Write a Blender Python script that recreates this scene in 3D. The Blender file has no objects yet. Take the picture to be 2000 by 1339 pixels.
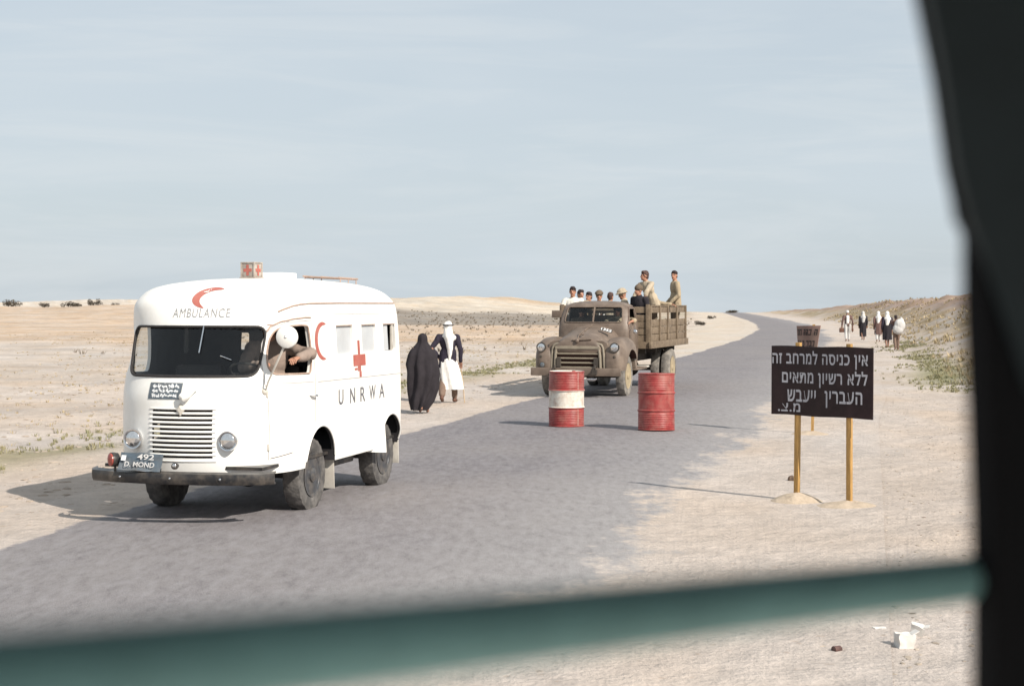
import bpy, bmesh, math, random
import numpy as np
from mathutils import Vector, Matrix, Euler, noise
from mathutils.bvhtree import BVHTree

R = math.radians
random.seed(7)
SC = bpy.context.scene
COL = SC.collection

# ------------------------------------------------------------------ camera, world, sun
CAM_H = 2.05
cam = bpy.data.cameras.new("camera")
cam.sensor_width = 36.0
cam.lens = 54.0
cam.clip_start = 0.02
cam.clip_end = 20000
cam.dof.use_dof = True
cam.dof.focus_distance = 18.0
cam.dof.aperture_fstop = 8.0
cam_o = bpy.data.objects.new("camera", cam)
COL.objects.link(cam_o)
cam_o.location = (0, 0, CAM_H)
cam_o.rotation_euler = (R(90 - 1.42), 0, 0)
SC.camera = cam_o

SUN_EL, SUN_AZ = 37.0, 135.6          # azimuth clockwise from +Y
W = bpy.data.worlds.new("World")
SC.world = W
W.use_nodes = True
nt = W.node_tree
for n in list(nt.nodes):
    nt.nodes.remove(n)
wo = nt.nodes.new("ShaderNodeOutputWorld")
bg = nt.nodes.new("ShaderNodeBackground")
sky = nt.nodes.new("ShaderNodeTexSky")
sky.sky_type = 'NISHITA'
sky.sun_disc = False
sky.sun_elevation = R(SUN_EL)
sky.sun_rotation = R(SUN_AZ)
sky.altitude = 0
sky.air_density = 1.0
sky.dust_density = 1.6
sky.ozone_density = 1.0
# thin high cirrus veil mixed over the sky
tc = nt.nodes.new("ShaderNodeTexCoord")
mp = nt.nodes.new("ShaderNodeMapping")
mp.inputs['Scale'].default_value = (1.3, 1.3, 7.0)
mp.inputs['Rotation'].default_value = (R(6), R(10), R(20))
nz = nt.nodes.new("ShaderNodeTexNoise")
nz.inputs['Scale'].default_value = 2.2
nz.inputs['Detail'].default_value = 7
nz.inputs['Roughness'].default_value = 0.55
nz.inputs['Distortion'].default_value = 0.6
rp = nt.nodes.new("ShaderNodeMapRange")
rp.inputs['From Min'].default_value = 0.35
rp.inputs['From Max'].default_value = 0.75
rp.inputs['To Min'].default_value = 0.80
rp.inputs['To Max'].default_value = 0.97
mx = nt.nodes.new("ShaderNodeMix")
mx.data_type = 'RGBA'
mx.inputs[7].default_value = (5.9, 6.6, 7.15, 1)
nt.links.new(tc.outputs['Generated'], mp.inputs['Vector'])
nt.links.new(mp.outputs['Vector'], nz.inputs['Vector'])
nt.links.new(nz.outputs['Fac'], rp.inputs['Value'])
nt.links.new(rp.outputs['Result'], mx.inputs[0])
nt.links.new(sky.outputs['Color'], mx.inputs[6])
# brighter wind-drawn streaks
mp2 = nt.nodes.new("ShaderNodeMapping")
mp2.inputs['Scale'].default_value = (1.2, 1.2, 11.0)
mp2.inputs['Rotation'].default_value = (R(-4), R(5), R(50))
nz2 = nt.nodes.new("ShaderNodeTexNoise")
nz2.inputs['Scale'].default_value = 3.0
nz2.inputs['Detail'].default_value = 8
nz2.inputs['Roughness'].default_value = 0.6
nz2.inputs['Distortion'].default_value = 0.9
rp2 = nt.nodes.new("ShaderNodeMapRange")
rp2.inputs['From Min'].default_value = 0.46
rp2.inputs['From Max'].default_value = 0.74
rp2.inputs['To Max'].default_value = 0.38
mx2 = nt.nodes.new("ShaderNodeMix")
mx2.data_type = 'RGBA'
mx2.inputs[7].default_value = (7.3, 7.6, 7.7, 1)
nt.links.new(tc.outputs['Generated'], mp2.inputs['Vector'])
nt.links.new(mp2.outputs['Vector'], nz2.inputs['Vector'])
nt.links.new(nz2.outputs['Fac'], rp2.inputs['Value'])
nt.links.new(rp2.outputs['Result'], mx2.inputs[0])
nt.links.new(mx.outputs[2], mx2.inputs[6])
nt.links.new(mx2.outputs[2], bg.inputs['Color'])
bg.inputs['Strength'].default_value = 0.085
nt.links.new(bg.outputs['Background'], wo.inputs['Surface'])

sl = bpy.data.lights.new("sun", 'SUN')
sl.energy = 5.0
sl.angle = R(0.5)
sl.color = (1.0, 0.93, 0.83)
so = bpy.data.objects.new("sun", sl)
COL.objects.link(so)
SUNV = Vector((math.sin(R(SUN_AZ)) * math.cos(R(SUN_EL)), math.cos(R(SUN_AZ)) * math.cos(R(SUN_EL)), math.sin(R(SUN_EL))))
so.rotation_euler = SUNV.to_track_quat('Z', 'Y').to_euler()
so.location = SUNV * 50

SC.view_settings.view_transform = 'Standard'
SC.view_settings.look = 'None'
SC.view_settings.exposure = 0.34
SC.view_settings.gamma = 1.0
SC.cycles.max_bounces = 6
SC.cycles.transparent_max_bounces = 12
SC.cycles.use_denoising = True

# ------------------------------------------------------------------ materials
def newmat(name):
    m = bpy.data.materials.new(name)
    m.use_nodes = True
    t = m.node_tree
    b = t.nodes.get("Principled BSDF")
    return m, t, b

def nd(t, kind, **kw):
    n = t.nodes.new(kind)
    for k, v in kw.items():
        if k in n.inputs.keys():
            n.inputs[k].default_value = v
        else:
            setattr(n, k, v)
    return n

def mixc(t, fac, a, b, blend='MIX'):
    m = t.nodes.new("ShaderNodeMix")
    m.data_type = 'RGBA'
    m.blend_type = blend
    for s, v in ((0, fac), (6, a), (7, b)):
        if hasattr(v, 'is_linked') or hasattr(v, 'node'):
            t.links.new(v, m.inputs[s])
        else:
            m.inputs[s].default_value = v if s == 0 else (*v, 1)[:4]
    return m.outputs[2]

def rng(t, v, a, b, c=0.0, d=1.0):
    n = t.nodes.new("ShaderNodeMapRange")
    for i, x in enumerate((a, b, c, d)):
        n.inputs[i + 1].default_value = x
    t.links.new(v, n.inputs[0])
    return n.outputs[0]

def math2(t, op, a, b=0.0):
    n = t.nodes.new("ShaderNodeMath")
    n.operation = op
    for i, v in enumerate((a, b)):
        if hasattr(v, 'node'):
            t.links.new(v, n.inputs[i])
        else:
            n.inputs[i].default_value = v
    return n.outputs[0]

def M(name, col, rough=0.6, metal=0.0, var=0.15, vs=8.0, bump=0.0, bs=60.0, dust=0.0, dustcol=(0.45, 0.37, 0.29), spec=0.4, col2=None, ds=4.0, stretch=None):
    m, t, b = newmat(name)
    g = nd(t, "ShaderNodeTexCoord")
    vec = g.outputs['Object']
    if stretch:
        mpn = nd(t, "ShaderNodeMapping")
        mpn.inputs['Scale'].default_value = stretch
        t.links.new(vec, mpn.inputs['Vector'])
        vec = mpn.outputs['Vector']
    n1 = nd(t, "ShaderNodeTexNoise", Scale=vs, Detail=5.0, Roughness=0.6)
    t.links.new(vec, n1.inputs['Vector'])
    c2 = col2 if col2 else tuple(max(0, c * (1 - 2 * var)) for c in col)
    c = mixc(t, rng(t, n1.outputs['Fac'], 0.35, 0.7), col, c2)
    if dust > 0:
        n2 = nd(t, "ShaderNodeTexNoise", Scale=ds, Detail=8.0, Roughness=0.65)
        t.links.new(g.outputs['Object'], n2.inputs['Vector'])
        c = mixc(t, rng(t, n2.outputs['Fac'], 0.42, 0.75, 0.0, dust), c, dustcol)
    t.links.new(c, b.inputs['Base Color'])
    b.inputs['Roughness'].default_value = rough
    b.inputs['Metallic'].default_value = metal
    b.inputs['Specular IOR Level'].default_value = spec
    if bump > 0:
        n3 = nd(t, "ShaderNodeTexNoise", Scale=bs, Detail=4.0)
        t.links.new(vec, n3.inputs['Vector'])
        bp = nd(t, "ShaderNodeBump", Strength=bump, Distance=0.02)
        t.links.new(n3.outputs['Fac'], bp.inputs['Height'])
        t.links.new(bp.outputs['Normal'], b.inputs['Normal'])
    return m

def glass(name, tint=(0.75, 0.8, 0.82), refl=0.9):
    m, t, b = newmat(name)
    t.nodes.remove(b)
    out = t.nodes["Material Output"]
    tr = nd(t, "ShaderNodeBsdfTransparent")
    tr.inputs['Color'].default_value = (*tint, 1)
    gl = nd(t, "ShaderNodeBsdfGlossy", Roughness=0.03)
    gl.inputs['Color'].default_value = (refl, refl, refl, 1)
    fr = nd(t, "ShaderNodeFresnel", IOR=1.5)
    ms = nd(t, "ShaderNodeMixShader")
    t.links.new(fr.outputs[0], ms.inputs[0])
    t.links.new(tr.outputs[0], ms.inputs[1])
    t.links.new(gl.outputs[0], ms.inputs[2])
    t.links.new(ms.outputs[0], out.inputs['Surface'])
    return m

MT = {}
MT['van'] = M('van_white_paint', (0.80, 0.79, 0.76), 0.38, var=0.03, vs=3, dust=0.4, ds=2.6, dustcol=(0.60, 0.54, 0.46))
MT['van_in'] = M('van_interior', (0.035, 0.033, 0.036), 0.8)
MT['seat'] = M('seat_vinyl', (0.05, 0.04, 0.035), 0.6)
MT['black'] = M('black_paint', (0.022, 0.022, 0.024), 0.35, var=0.2, dust=0.25, ds=6)
MT['seam'] = M('seam_gap', (0.16, 0.13, 0.115), 0.8)
MT['seam_soft'] = M('seam_soft', (0.42, 0.40, 0.39), 0.8)
MT['rust'] = M('rusty_gutter', (0.42, 0.30, 0.24), 0.8, vs=20)
MT['slot'] = M('slot_dark', (0.05, 0.02, 0.015), 0.9)
MT['rubber'] = M('rubber_seal', (0.03, 0.027, 0.027), 0.7)
MT['tyre'] = M('dusty_tyre', (0.085, 0.08, 0.078), 0.9, var=0.2, vs=14, bump=0.3, bs=40, dust=0.55, dustcol=(0.27, 0.25, 0.23), ds=9)
MT['tyre_pale'] = M('sandy_tyre', (0.14, 0.13, 0.12), 0.9, var=0.15, vs=14, bump=0.3, bs=40, dust=0.9, dustcol=(0.42, 0.38, 0.33), ds=7)
MT['rim'] = M('rim_grey', (0.075, 0.08, 0.09), 0.35, metal=0.35, var=0.2, dust=0.35, ds=10)
MT['rim_tan'] = M('rim_tan', (0.36, 0.29, 0.18), 0.7, var=0.15, dust=0.4, ds=8)
MT['chrome'] = M('chrome', (0.72, 0.72, 0.73), 0.12, metal=1.0, var=0.05)
MT['lens'] = M('lamp_lens', (0.72, 0.72, 0.72), 0.08, metal=0.9, var=0.1, vs=30)
MT['redlamp'] = M('red_lamp', (0.42, 0.09, 0.07), 0.3, var=0.2)
MT['redpaint'] = M('red_sign_paint', (0.40, 0.105, 0.08), 0.6, var=0.1, vs=12, dust=0.25, dustcol=(0.55, 0.33, 0.28))
MT['greyletter'] = M('grey_letter_paint', (0.15, 0.15, 0.165), 0.6, var=0.15, vs=20)
MT['paleletter'] = M('faded_letter_paint', (0.33, 0.33, 0.34), 0.6, var=0.25, vs=30)
MT['flap'] = M('pale_mudflap', (0.55, 0.52, 0.47), 0.8, var=0.12, dust=0.4)
MT['plateblue'] = M('plate_blue', (0.085, 0.115, 0.145), 0.5, var=0.2, vs=14, dust=0.25)
MT['whitepaint'] = M('white_letter_paint', (0.72, 0.73, 0.74), 0.6, var=0.08, vs=20)
MT['pane'] = M('whitened_pane', (0.47, 0.49, 0.51), 0.4, var=0.06, vs=5, dust=0.15)
MT['lampdirty'] = M('lamp_box_dirty', (0.42, 0.375, 0.33), 0.6, var=0.2, vs=14, dust=0.4, dustcol=(0.3, 0.2, 0.15), ds=12)
MT['lampbox'] = M('lamp_box_white', (0.60, 0.56, 0.50), 0.6, var=0.15, dust=0.3)
MT['olive'] = M('olive_drab', (0.135, 0.101, 0.079), 0.5, var=0.10, vs=5, dust=0.65, dustcol=(0.265, 0.208, 0.165), ds=3.5, bump=0.08, bs=12)
MT['olive_light'] = M('olive_grille', (0.25, 0.215, 0.165), 0.5, var=0.12, vs=9, dust=0.5, dustcol=(0.33, 0.28, 0.22), ds=8)
MT['olive_dark'] = M('olive_chassis', (0.05, 0.042, 0.036), 0.8, var=0.2, dust=0.4, dustcol=(0.16, 0.13, 0.1))
MT['planks'] = M('bed_planks', (0.17, 0.125, 0.085), 0.75, var=0.22, vs=6, dust=0.7, dustcol=(0.29, 0.225, 0.155), ds=5, bump=0.2, bs=30, stretch=(2, 1, 10))
MT['cab_in'] = M('cab_interior', (0.03, 0.027, 0.025), 0.8)
MT['barrelred'] = M('barrel_red', (0.31, 0.043, 0.041), 0.45, var=0.2, vs=7, dust=0.75, dustcol=(0.36, 0.16, 0.13), ds=5, bump=0.12, bs=14)
MT['barrelwhite'] = M('barrel_white', (0.66, 0.62, 0.55), 0.5, var=0.06, vs=6, dust=0.75, dustcol=(0.36, 0.21, 0.15), ds=11, bump=0.12, bs=14)
MT['board'] = M('sign_board_brown', (0.021, 0.010, 0.012), 0.45, var=0.25, vs=5, dust=0.06, dustcol=(0.2, 0.14, 0.12), spec=0.25)
MT['signletter'] = M('sign_letter', (0.40, 0.40, 0.44), 0.7, var=0.15, vs=25)
MT['wood'] = M('raw_timber', (0.46, 0.27, 0.09), 0.7, var=0.2, vs=9, bump=0.25, bs=40, stretch=(6, 6, 0.6))
MT['board2'] = M('old_sign_red', (0.23, 0.14, 0.115), 0.7, var=0.2, vs=8, dust=0.3)
MT['darkletter'] = M('dark_letter', (0.03, 0.022, 0.022), 0.7)
MT['mound'] = M('mound_sand', (0.47, 0.38, 0.29), 0.95, var=0.14, vs=14, bump=0.6, bs=28)
MT['paper'] = M('white_card', (0.62, 0.60, 0.57), 0.8, var=0.08, vs=30, dust=0.35, ds=20)
MT['rusttin'] = M('rusty_tin', (0.13, 0.07, 0.06), 0.6, var=0.3, vs=30)
MT['stick'] = M('pale_stick', (0.55, 0.42, 0.28), 0.8, bump=0.2)
MT['skin'] = M('skin', (0.40, 0.20, 0.13), 0.55, var=0.08, vs=20)
MT['skin_dark'] = M('skin_brown', (0.24, 0.12, 0.08), 0.55, var=0.08, vs=20)
MT['eye'] = M('eye_dark', (0.06, 0.03, 0.025), 0.4)
MT['lip'] = M('lips', (0.30, 0.10, 0.075), 0.5)
MT['hair'] = M('hair_dark', (0.028, 0.016, 0.016), 0.6, bump=0.6, bs=90)
MT['hair_br'] = M('hair_brown', (0.075, 0.038, 0.03), 0.6, bump=0.6, bs=90)
def cloth(name, col, var=0.12):
    return M(name, col, 0.9, var=var, vs=7, bump=0.35, bs=22, spec=0.15)
MT['tee'] = cloth('white_cotton', (0.66, 0.64, 0.58), 0.06)
MT['khaki'] = cloth('khaki_cloth', (0.43, 0.36, 0.27), 0.1)
MT['khaki2'] = cloth('khaki_jacket', (0.36, 0.29, 0.20), 0.1)
MT['drab'] = cloth('drab_wool', (0.15, 0.115, 0.085))
MT['darkcloth'] = cloth('dark_jacket_cloth', (0.03, 0.027, 0.032))
MT['abaya'] = cloth('black_abaya_cloth', (0.030, 0.026, 0.030), 0.1)
MT['navy'] = cloth('navy_jacket_cloth', (0.033, 0.028, 0.042), 0.1)
MT['whitecloth'] = cloth('white_robe_cloth', (0.74, 0.72, 0.69), 0.04)
MT['palecloth'] = cloth('pale_grey_cloth', (0.52, 0.51, 0.50), 0.08)
MT['brownrobe'] = cloth('brown_robe_cloth', (0.15, 0.095, 0.085))
MT['brownleg'] = cloth('brown_trouser_cloth', (0.20, 0.14, 0.11))
MT['shirtbrown'] = cloth('brown_shirt_cloth', (0.29, 0.225, 0.19), 0.1)
MT['leather'] = M('bag_leather', (0.12, 0.055, 0.035), 0.6)
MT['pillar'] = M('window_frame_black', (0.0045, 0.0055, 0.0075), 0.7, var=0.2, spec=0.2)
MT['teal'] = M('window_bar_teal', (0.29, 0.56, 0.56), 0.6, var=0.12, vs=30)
MT['tealveil'] = M('upper_frame_veil_tint', (0.020, 0.034, 0.040), 0.6, var=0.12, vs=30)  # teal tint stands in for lens veil over the upper frame
MT['glass'] = glass('window_glass')
MT['leaf'] = M('shrub_leaf', (0.115, 0.098, 0.078), 0.8, var=0.25, vs=2)
MT['stem'] = M('shrub_stem', (0.12, 0.085, 0.06), 0.9)
MT['grass'] = M('green_grass_blade', (0.19, 0.19, 0.10), 0.8, var=0.2, vs=1.2, col2=(0.29, 0.25, 0.15))
MT['drygrass'] = M('dry_grass_blade', (0.42, 0.33, 0.21), 0.8, var=0.2, vs=1.0, col2=(0.30, 0.25, 0.15))
MT['scrub'] = M('scrub_twig', (0.25, 0.21, 0.165), 0.85, var=0.2, vs=1.0, col2=(0.18, 0.15, 0.12))
MT['stone'] = M('sand_stone', (0.46, 0.39, 0.32), 0.9, var=0.25, vs=3)
MT['clod'] = M('earth_clod', (0.42, 0.345, 0.28), 0.9, var=0.25, vs=2)
MT['darkbit'] = M('dark_debris', (0.16, 0.11, 0.08), 0.9, var=0.3, vs=3)

SANDC = (0.475, 0.408, 0.358)

def sand_nodes(t, base, distort=True):
    """multi-scale variation and bump in world metres; returns (color, normal)"""
    g = nd(t, "ShaderNodeNewGeometry")
    pos = g.outputs['Position']
    nA = nd(t, "ShaderNodeTexNoise", Scale=0.35, Detail=6.0, Roughness=0.6)
    nB = nd(t, "ShaderNodeTexNoise", Scale=3.2, Detail=7.0, Roughness=0.65)
    nC = nd(t, "ShaderNodeTexNoise", Scale=26.0, Detail=5.0, Roughness=0.7)
    nD = nd(t, "ShaderNodeTexNoise", Scale=9.0, Detail=3.0, Roughness=0.5)
    for n in (nA, nB, nC, nD):
        t.links.new(pos, n.inputs['Vector'])
    a = rng(t, nA.outputs['Fac'], 0.3, 0.7, 0.90, 1.08)
    b = rng(t, nB.outputs['Fac'], 0.3, 0.7, 0.84, 1.10)
    c = rng(t, nC.outputs['Fac'], 0.3, 0.75, 0.86, 1.14)
    f = math2(t, 'MULTIPLY', math2(t, 'MULTIPLY', a, b), c)
    vm = t.nodes.new("ShaderNodeVectorMath")
    vm.operation = 'SCALE'
    if hasattr(base, 'node'):
        t.links.new(base, vm.inputs[0])
    else:
        vm.inputs[0].default_value = base
    t.links.new(f, vm.inputs['Scale'])
    # scattered brownish litter / clod specks
    speck = rng(t, nD.outputs['Fac'], 0.66, 0.72)
    col = mixc(t, math2(t, 'MULTIPLY', speck, 0.35), vm.outputs[0], (0.27, 0.18, 0.12))
    hsum = math2(t, 'ADD', math2(t, 'MULTIPLY', nB.outputs['Fac'], 0.10), math2(t, 'MULTIPLY', nC.outputs['Fac'], 0.022))
    bp = nd(t, "ShaderNodeBump", Strength=0.75, Distance=1.0)
    t.links.new(hsum, bp.inputs['Height'])
    return col, bp.outputs['Normal'], nB.outputs['Fac'], nC.outputs['Fac'], pos

m, t, b = newmat('sand_ground')
at = nd(t, "ShaderNodeVertexColor")
at.layer_name = 'soil'
c, nrm, _, _, _ = sand_nodes(t, at.outputs['Color'])
t.links.new(c, b.inputs['Base Color'])
t.links.new(nrm, b.inputs['Normal'])
b.inputs['Roughness'].default_value = 0.95
b.inputs['Specular IOR Level'].default_value = 0.1
MT['ground'] = m

m, t, b = newmat('asphalt')
at = nd(t, "ShaderNodeVertexColor")
at.layer_name = 'sandy'
sx = nd(t, "ShaderNodeSeparateColor")
t.links.new(at.outputs['Color'], sx.inputs[0])
at2 = nd(t, "ShaderNodeVertexColor")
at2.layer_name = 'soil'
c, nrm, fB, fC, pos = sand_nodes(t, at2.outputs['Color'])
nE = nd(t, "ShaderNodeTexNoise", Scale=70.0, Detail=4.0, Roughness=0.7)
nF = nd(t, "ShaderNodeTexNoise", Scale=1.1, Detail=6.0, Roughness=0.62)
nG = nd(t, "ShaderNodeTexNoise", Scale=0.22, Detail=3.0)
mpp = nd(t, "ShaderNodeMapping")
mpp.inputs['Rotation'].default_value = (0, 0, R(13.5))
mpp.inputs['Scale'].default_value = (1.6, 0.5, 1)
t.links.new(pos, mpp.inputs['Vector'])
t.links.new(pos, nE.inputs['Vector'])
t.links.new(mpp.outputs['Vector'], nF.inputs['Vector'])
t.links.new(pos, nG.inputs['Vector'])
asp = mixc(t, rng(t, nF.outputs['Fac'], 0.3, 0.7), (0.082, 0.074, 0.094), (0.150, 0.137, 0.151))
asp = mixc(t, rng(t, nE.outputs['Fac'], 0.35, 0.75), asp, (0.25, 0.23, 0.22))
asp = mixc(t, rng(t, nG.outputs['Fac'], 0.40, 0.7, 0.0, 0.35), asp, (0.25, 0.225, 0.205))
nH = nd(t, "ShaderNodeTexNoise", Scale=7.0, Detail=9.0, Roughness=0.78)
t.links.new(mpp.outputs['Vector'], nH.inputs['Vector'])
asp = mixc(t, rng(t, nH.outputs['Fac'], 0.46, 0.68, 0.0, 0.75), asp, (0.25, 0.238, 0.25))
asp = mixc(t, rng(t, nH.outputs['Fac'], 0.30, 0.44, 0.55, 0.0), asp, (0.05, 0.045, 0.055))
dk = math2(t, 'MULTIPLY', sx.outputs[1], rng(t, nH.outputs['Fac'], 0.35, 0.6, 0.55, 1.0))
asp = mixc(t, dk, asp, (0.335, 0.322, 0.318))
# blown sand over the asphalt: edge mask broken by noise
k = math2(t, 'ADD', sx.outputs[0], math2(t, 'MULTIPLY', math2(t, 'SUBTRACT', nF.outputs['Fac'], 0.5), 0.9))
k = math2(t, 'ADD', k, math2(t, 'MULTIPLY', math2(t, 'SUBTRACT', fC, 0.5), 0.25))
k = math2(t, 'ADD', k, math2(t, 'MULTIPLY', math2(t, 'SUBTRACT', fB, 0.5), 0.55))
kk = rng(t, k, 0.44, 0.62)
t.links.new(mixc(t, kk, asp, c), b.inputs['Base Color'])
bpn = nd(t, "ShaderNodeBump", Strength=0.6, Distance=0.016)
t.links.new(nE.outputs['Fac'], bpn.inputs['Height'])
mv = t.nodes.new("ShaderNodeMix")
mv.data_type = 'VECTOR'
t.links.new(kk, mv.inputs[0])
t.links.new(bpn.outputs['Normal'], mv.inputs[4])
t.links.new(nrm, mv.inputs[5])
t.links.new(mv.outputs[1], b.inputs['Normal'])
b.inputs['Roughness'].default_value = 0.8
b.inputs['Specular IOR Level'].default_value = 0.3
MT['road'] = m

# ------------------------------------------------------------------ mesh builder
class MB:
    def __init__(s):
        s.v, s.f, s.m = [], [], []

    def add(s, V, F, mat=0, T=None):
        o = len(s.v)
        for p in V:
            p = Vector(p)
            s.v.append(tuple(T @ p) if T is not None else tuple(p))
        for f in F:
            s.f.append(tuple(i + o for i in f))
            s.m.append(mat)

    def box(s, c, d, mat=0, rot=None, bev=0.0, T=None):
        bm = bmesh.new()
        bmesh.ops.create_cube(bm, size=1.0)
        for v in bm.verts:
            v.co = Vector((v.co.x * d[0], v.co.y * d[1], v.co.z * d[2]))
        if bev > 0:
            bmesh.ops.bevel(bm, geom=list(bm.edges), offset=min(bev, 0.45 * min(d)), segments=2, affect='EDGES', profile=0.6)
        Mx = Matrix.Translation(c)
        if rot is not None:
            Mx = Mx @ (rot if isinstance(rot, Matrix) else Euler(rot).to_matrix().to_4x4())
        if T is not None:
            Mx = T @ Mx
        bm.verts.index_update()
        s.add([v.co.copy() for v in bm.verts], [[v.index for v in f.verts] for f in bm.faces], mat, Mx)
        bm.free()
        return s

    def loft(s, rings, mat=0, cap=(True, True), closed=True):
        n = len(rings[0])
        V = [p for r in rings for p in r]
        F = []
        for i in range(len(rings) - 1):
            for j in range(n if closed else n - 1):
                k = (j + 1) % n
                F.append((i * n + j, i * n + k, (i + 1) * n + k, (i + 1) * n + j))
        if cap[0]:
            F.append(tuple(range(n - 1, -1, -1)))
        if cap[1]:
            F.append(tuple((len(rings) - 1) * n + j for j in range(n)))
        s.add(V, F, mat)
        return s

    def tube(s, pts, r, n=10, mat=0, cap=True, flat=None):
        pts = [Vector(p) for p in pts]
        rr = r if isinstance(r, (list, tuple)) else [r] * len(pts)
        rings, up = [], None
        for i, p in enumerate(pts):
            d = (pts[min(i + 1, len(pts) - 1)] - pts[max(i - 1, 0)]).normalized()
            if up is None:
                up = Vector((0, 0, 1)) if abs(d.z) < 0.9 else Vector((0, 1, 0))
            a = d.cross(up).normalized()
            up = a.cross(d).normalized()
            rings.append([p + (a * math.cos(2 * math.pi * k / n) + up * math.sin(2 * math.pi * k / n) * (flat or 1)) * rr[i] for k in range(n)])
        s.loft(rings, mat, (cap, cap))
        return s

    def cap(s, p0, r0, p1, r1, n=14, mat=0):
        """tapered capsule with round ends"""
        p0, p1 = Vector(p0), Vector(p1)
        d = p1 - p0
        L = d.length
        d = d / L if L > 1e-6 else Vector((0, 0, 1))
        pts, rr = [], []
        for k in (80, 60, 40, 20):
            pts.append(p0 - d * r0 * math.sin(R(k))); rr.append(r0 * math.cos(R(k)))
        pts.append(p0); rr.append(r0)
        pts.append(p1); rr.append(r1)
        for k in (20, 40, 60, 80):
            pts.append(p1 + d * r1 * math.sin(R(k))); rr.append(r1 * math.cos(R(k)))
        up = Vector((0, 0, 1)) if abs(d.z) < 0.9 else Vector((0, 1, 0))
        a = d.cross(up).normalized()
        b_ = a.cross(d).normalized()
        s.loft([[p + (a * math.cos(2 * math.pi * k / n) + b_ * math.sin(2 * math.pi * k / n)) * q for k in range(n)] for p, q in zip(pts, rr)], mat)
        return s

    def ell(s, c, r, rot=None, nu=18, nv=12, mat=0):
        c = Vector(c)
        V, F = [], []
        for i in range(nv + 1):
            th = math.pi * i / nv
            for j in range(nu):
                ph = 2 * math.pi * j / nu
                p = Vector((r[0] * math.sin(th) * math.cos(ph), r[1] * math.sin(th) * math.sin(ph), r[2] * math.cos(th)))
                V.append(c + (rot @ p if rot is not None else p))
        for i in range(nv):
            for j in range(nu):
                k = (j + 1) % nu
                if i == 0:
                    F.append((j, nu + j, nu + k))
                elif i == nv - 1:
                    F.append((i * nu + j, (i + 1) * nu + j, i * nu + k))
                else:
                    F.append((i * nu + j, (i + 1) * nu + j, (i + 1) * nu + k, i * nu + k))
        s.add(V, F, mat)
        return s

    def lathe(s, prof, n=32, axis='z', T=None, mats=None, rmod=None, mat=0):
        V, F, mm = [], [], []
        for i, (a, r) in enumerate(prof):
            for j in range(n):
                th = 2 * math.pi * j / n
                q = r + (rmod(i, j) if rmod else 0)
                x, y = q * math.cos(th), q * math.sin(th)
                V.append((x, y, a) if axis == 'z' else ((a, x, y) if axis == 'x' else (x, a, y)))
        for i in range(len(prof) - 1):
            for j in range(n):
                k = (j + 1) % n
                F.append((i * n + j, i * n + k, (i + 1) * n + k, (i + 1) * n + j))
                mm.append(mats[i] if mats else mat)
        F.append(tuple(range(n - 1, -1, -1))); mm.append(mm[0])
        F.append(tuple((len(prof) - 1) * n + j for j in range(n))); mm.append(mm[-2])
        o = len(s.v)
        for p in V:
            p = Vector(p)
            s.v.append(tuple(T @ p) if T is not None else tuple(p))
        for f, q in zip(F, mm):
            s.f.append(tuple(i + o for i in f)); s.m.append(q)
        return s

    def mesh(s, name='m'):
        me = bpy.data.meshes.new(name)
        me.from_pydata(s.v, [], s.f)
        me.polygons.foreach_set('material_index', s.m)
        bm = bmesh.new()
        bm.from_mesh(me)
        bmesh.ops.remove_doubles(bm, verts=bm.verts, dist=1e-5)
        bmesh.ops.recalc_face_normals(bm, faces=bm.faces)
        bm.to_mesh(me)
        bm.free()
        return me

    def build(s, name, mats, parent=None, smooth=35, loc=None, rotz=None):
        return link(name, s.mesh(name), mats, parent, smooth, loc, rotz)

def link(name, me, mats, parent=None, smooth=35, loc=None, rotz=None):
    if not isinstance(mats, (list, tuple)):
        mats = [mats]
    idx = [p.material_index for p in me.polygons]
    me.materials.clear()
    for q in mats:
        me.materials.append(MT[q] if isinstance(q, str) else q)
    me.polygons.foreach_set('material_index', idx)
    if smooth:
        me.polygons.foreach_set('use_smooth', [True] * len(me.polygons))
        me.set_sharp_from_angle(angle=R(smooth))
    o = bpy.data.objects.new(name, me)
    COL.objects.link(o)
    if parent is not None:
        o.parent = parent
    if loc is not None:
        o.location = loc
    if rotz is not None:
        o.rotation_euler = (0, 0, rotz)
    return o

def thing(name, label, cat, loc=(0, 0, 0), rotz=0.0, group=None):
    o = bpy.data.objects.new(name, None)
    COL.objects.link(o)
    o.empty_display_size = 0.2
    o.location = loc
    o.rotation_euler = (0, 0, rotz)
    return tag(o, label, cat, group)

def tag(o, label, cat, group=None, kind=None):
    if label: o['label'] = label
    if cat: o['category'] = cat
    if group: o['group'] = group
    if kind: o['kind'] = kind
    return o

def part_empty(name, parent, loc=(0, 0, 0)):
    o = bpy.data.objects.new(name, None)
    COL.objects.link(o)
    o.empty_display_size = 0.1
    o.parent = parent
    o.location = loc
    return o

def evaluated(o):
    bpy.context.view_layer.update()
    dg = bpy.context.evaluated_depsgraph_get()
    return bpy.data.meshes.new_from_object(o.evaluated_get(dg), preserve_all_data_layers=True, depsgraph=dg)

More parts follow.
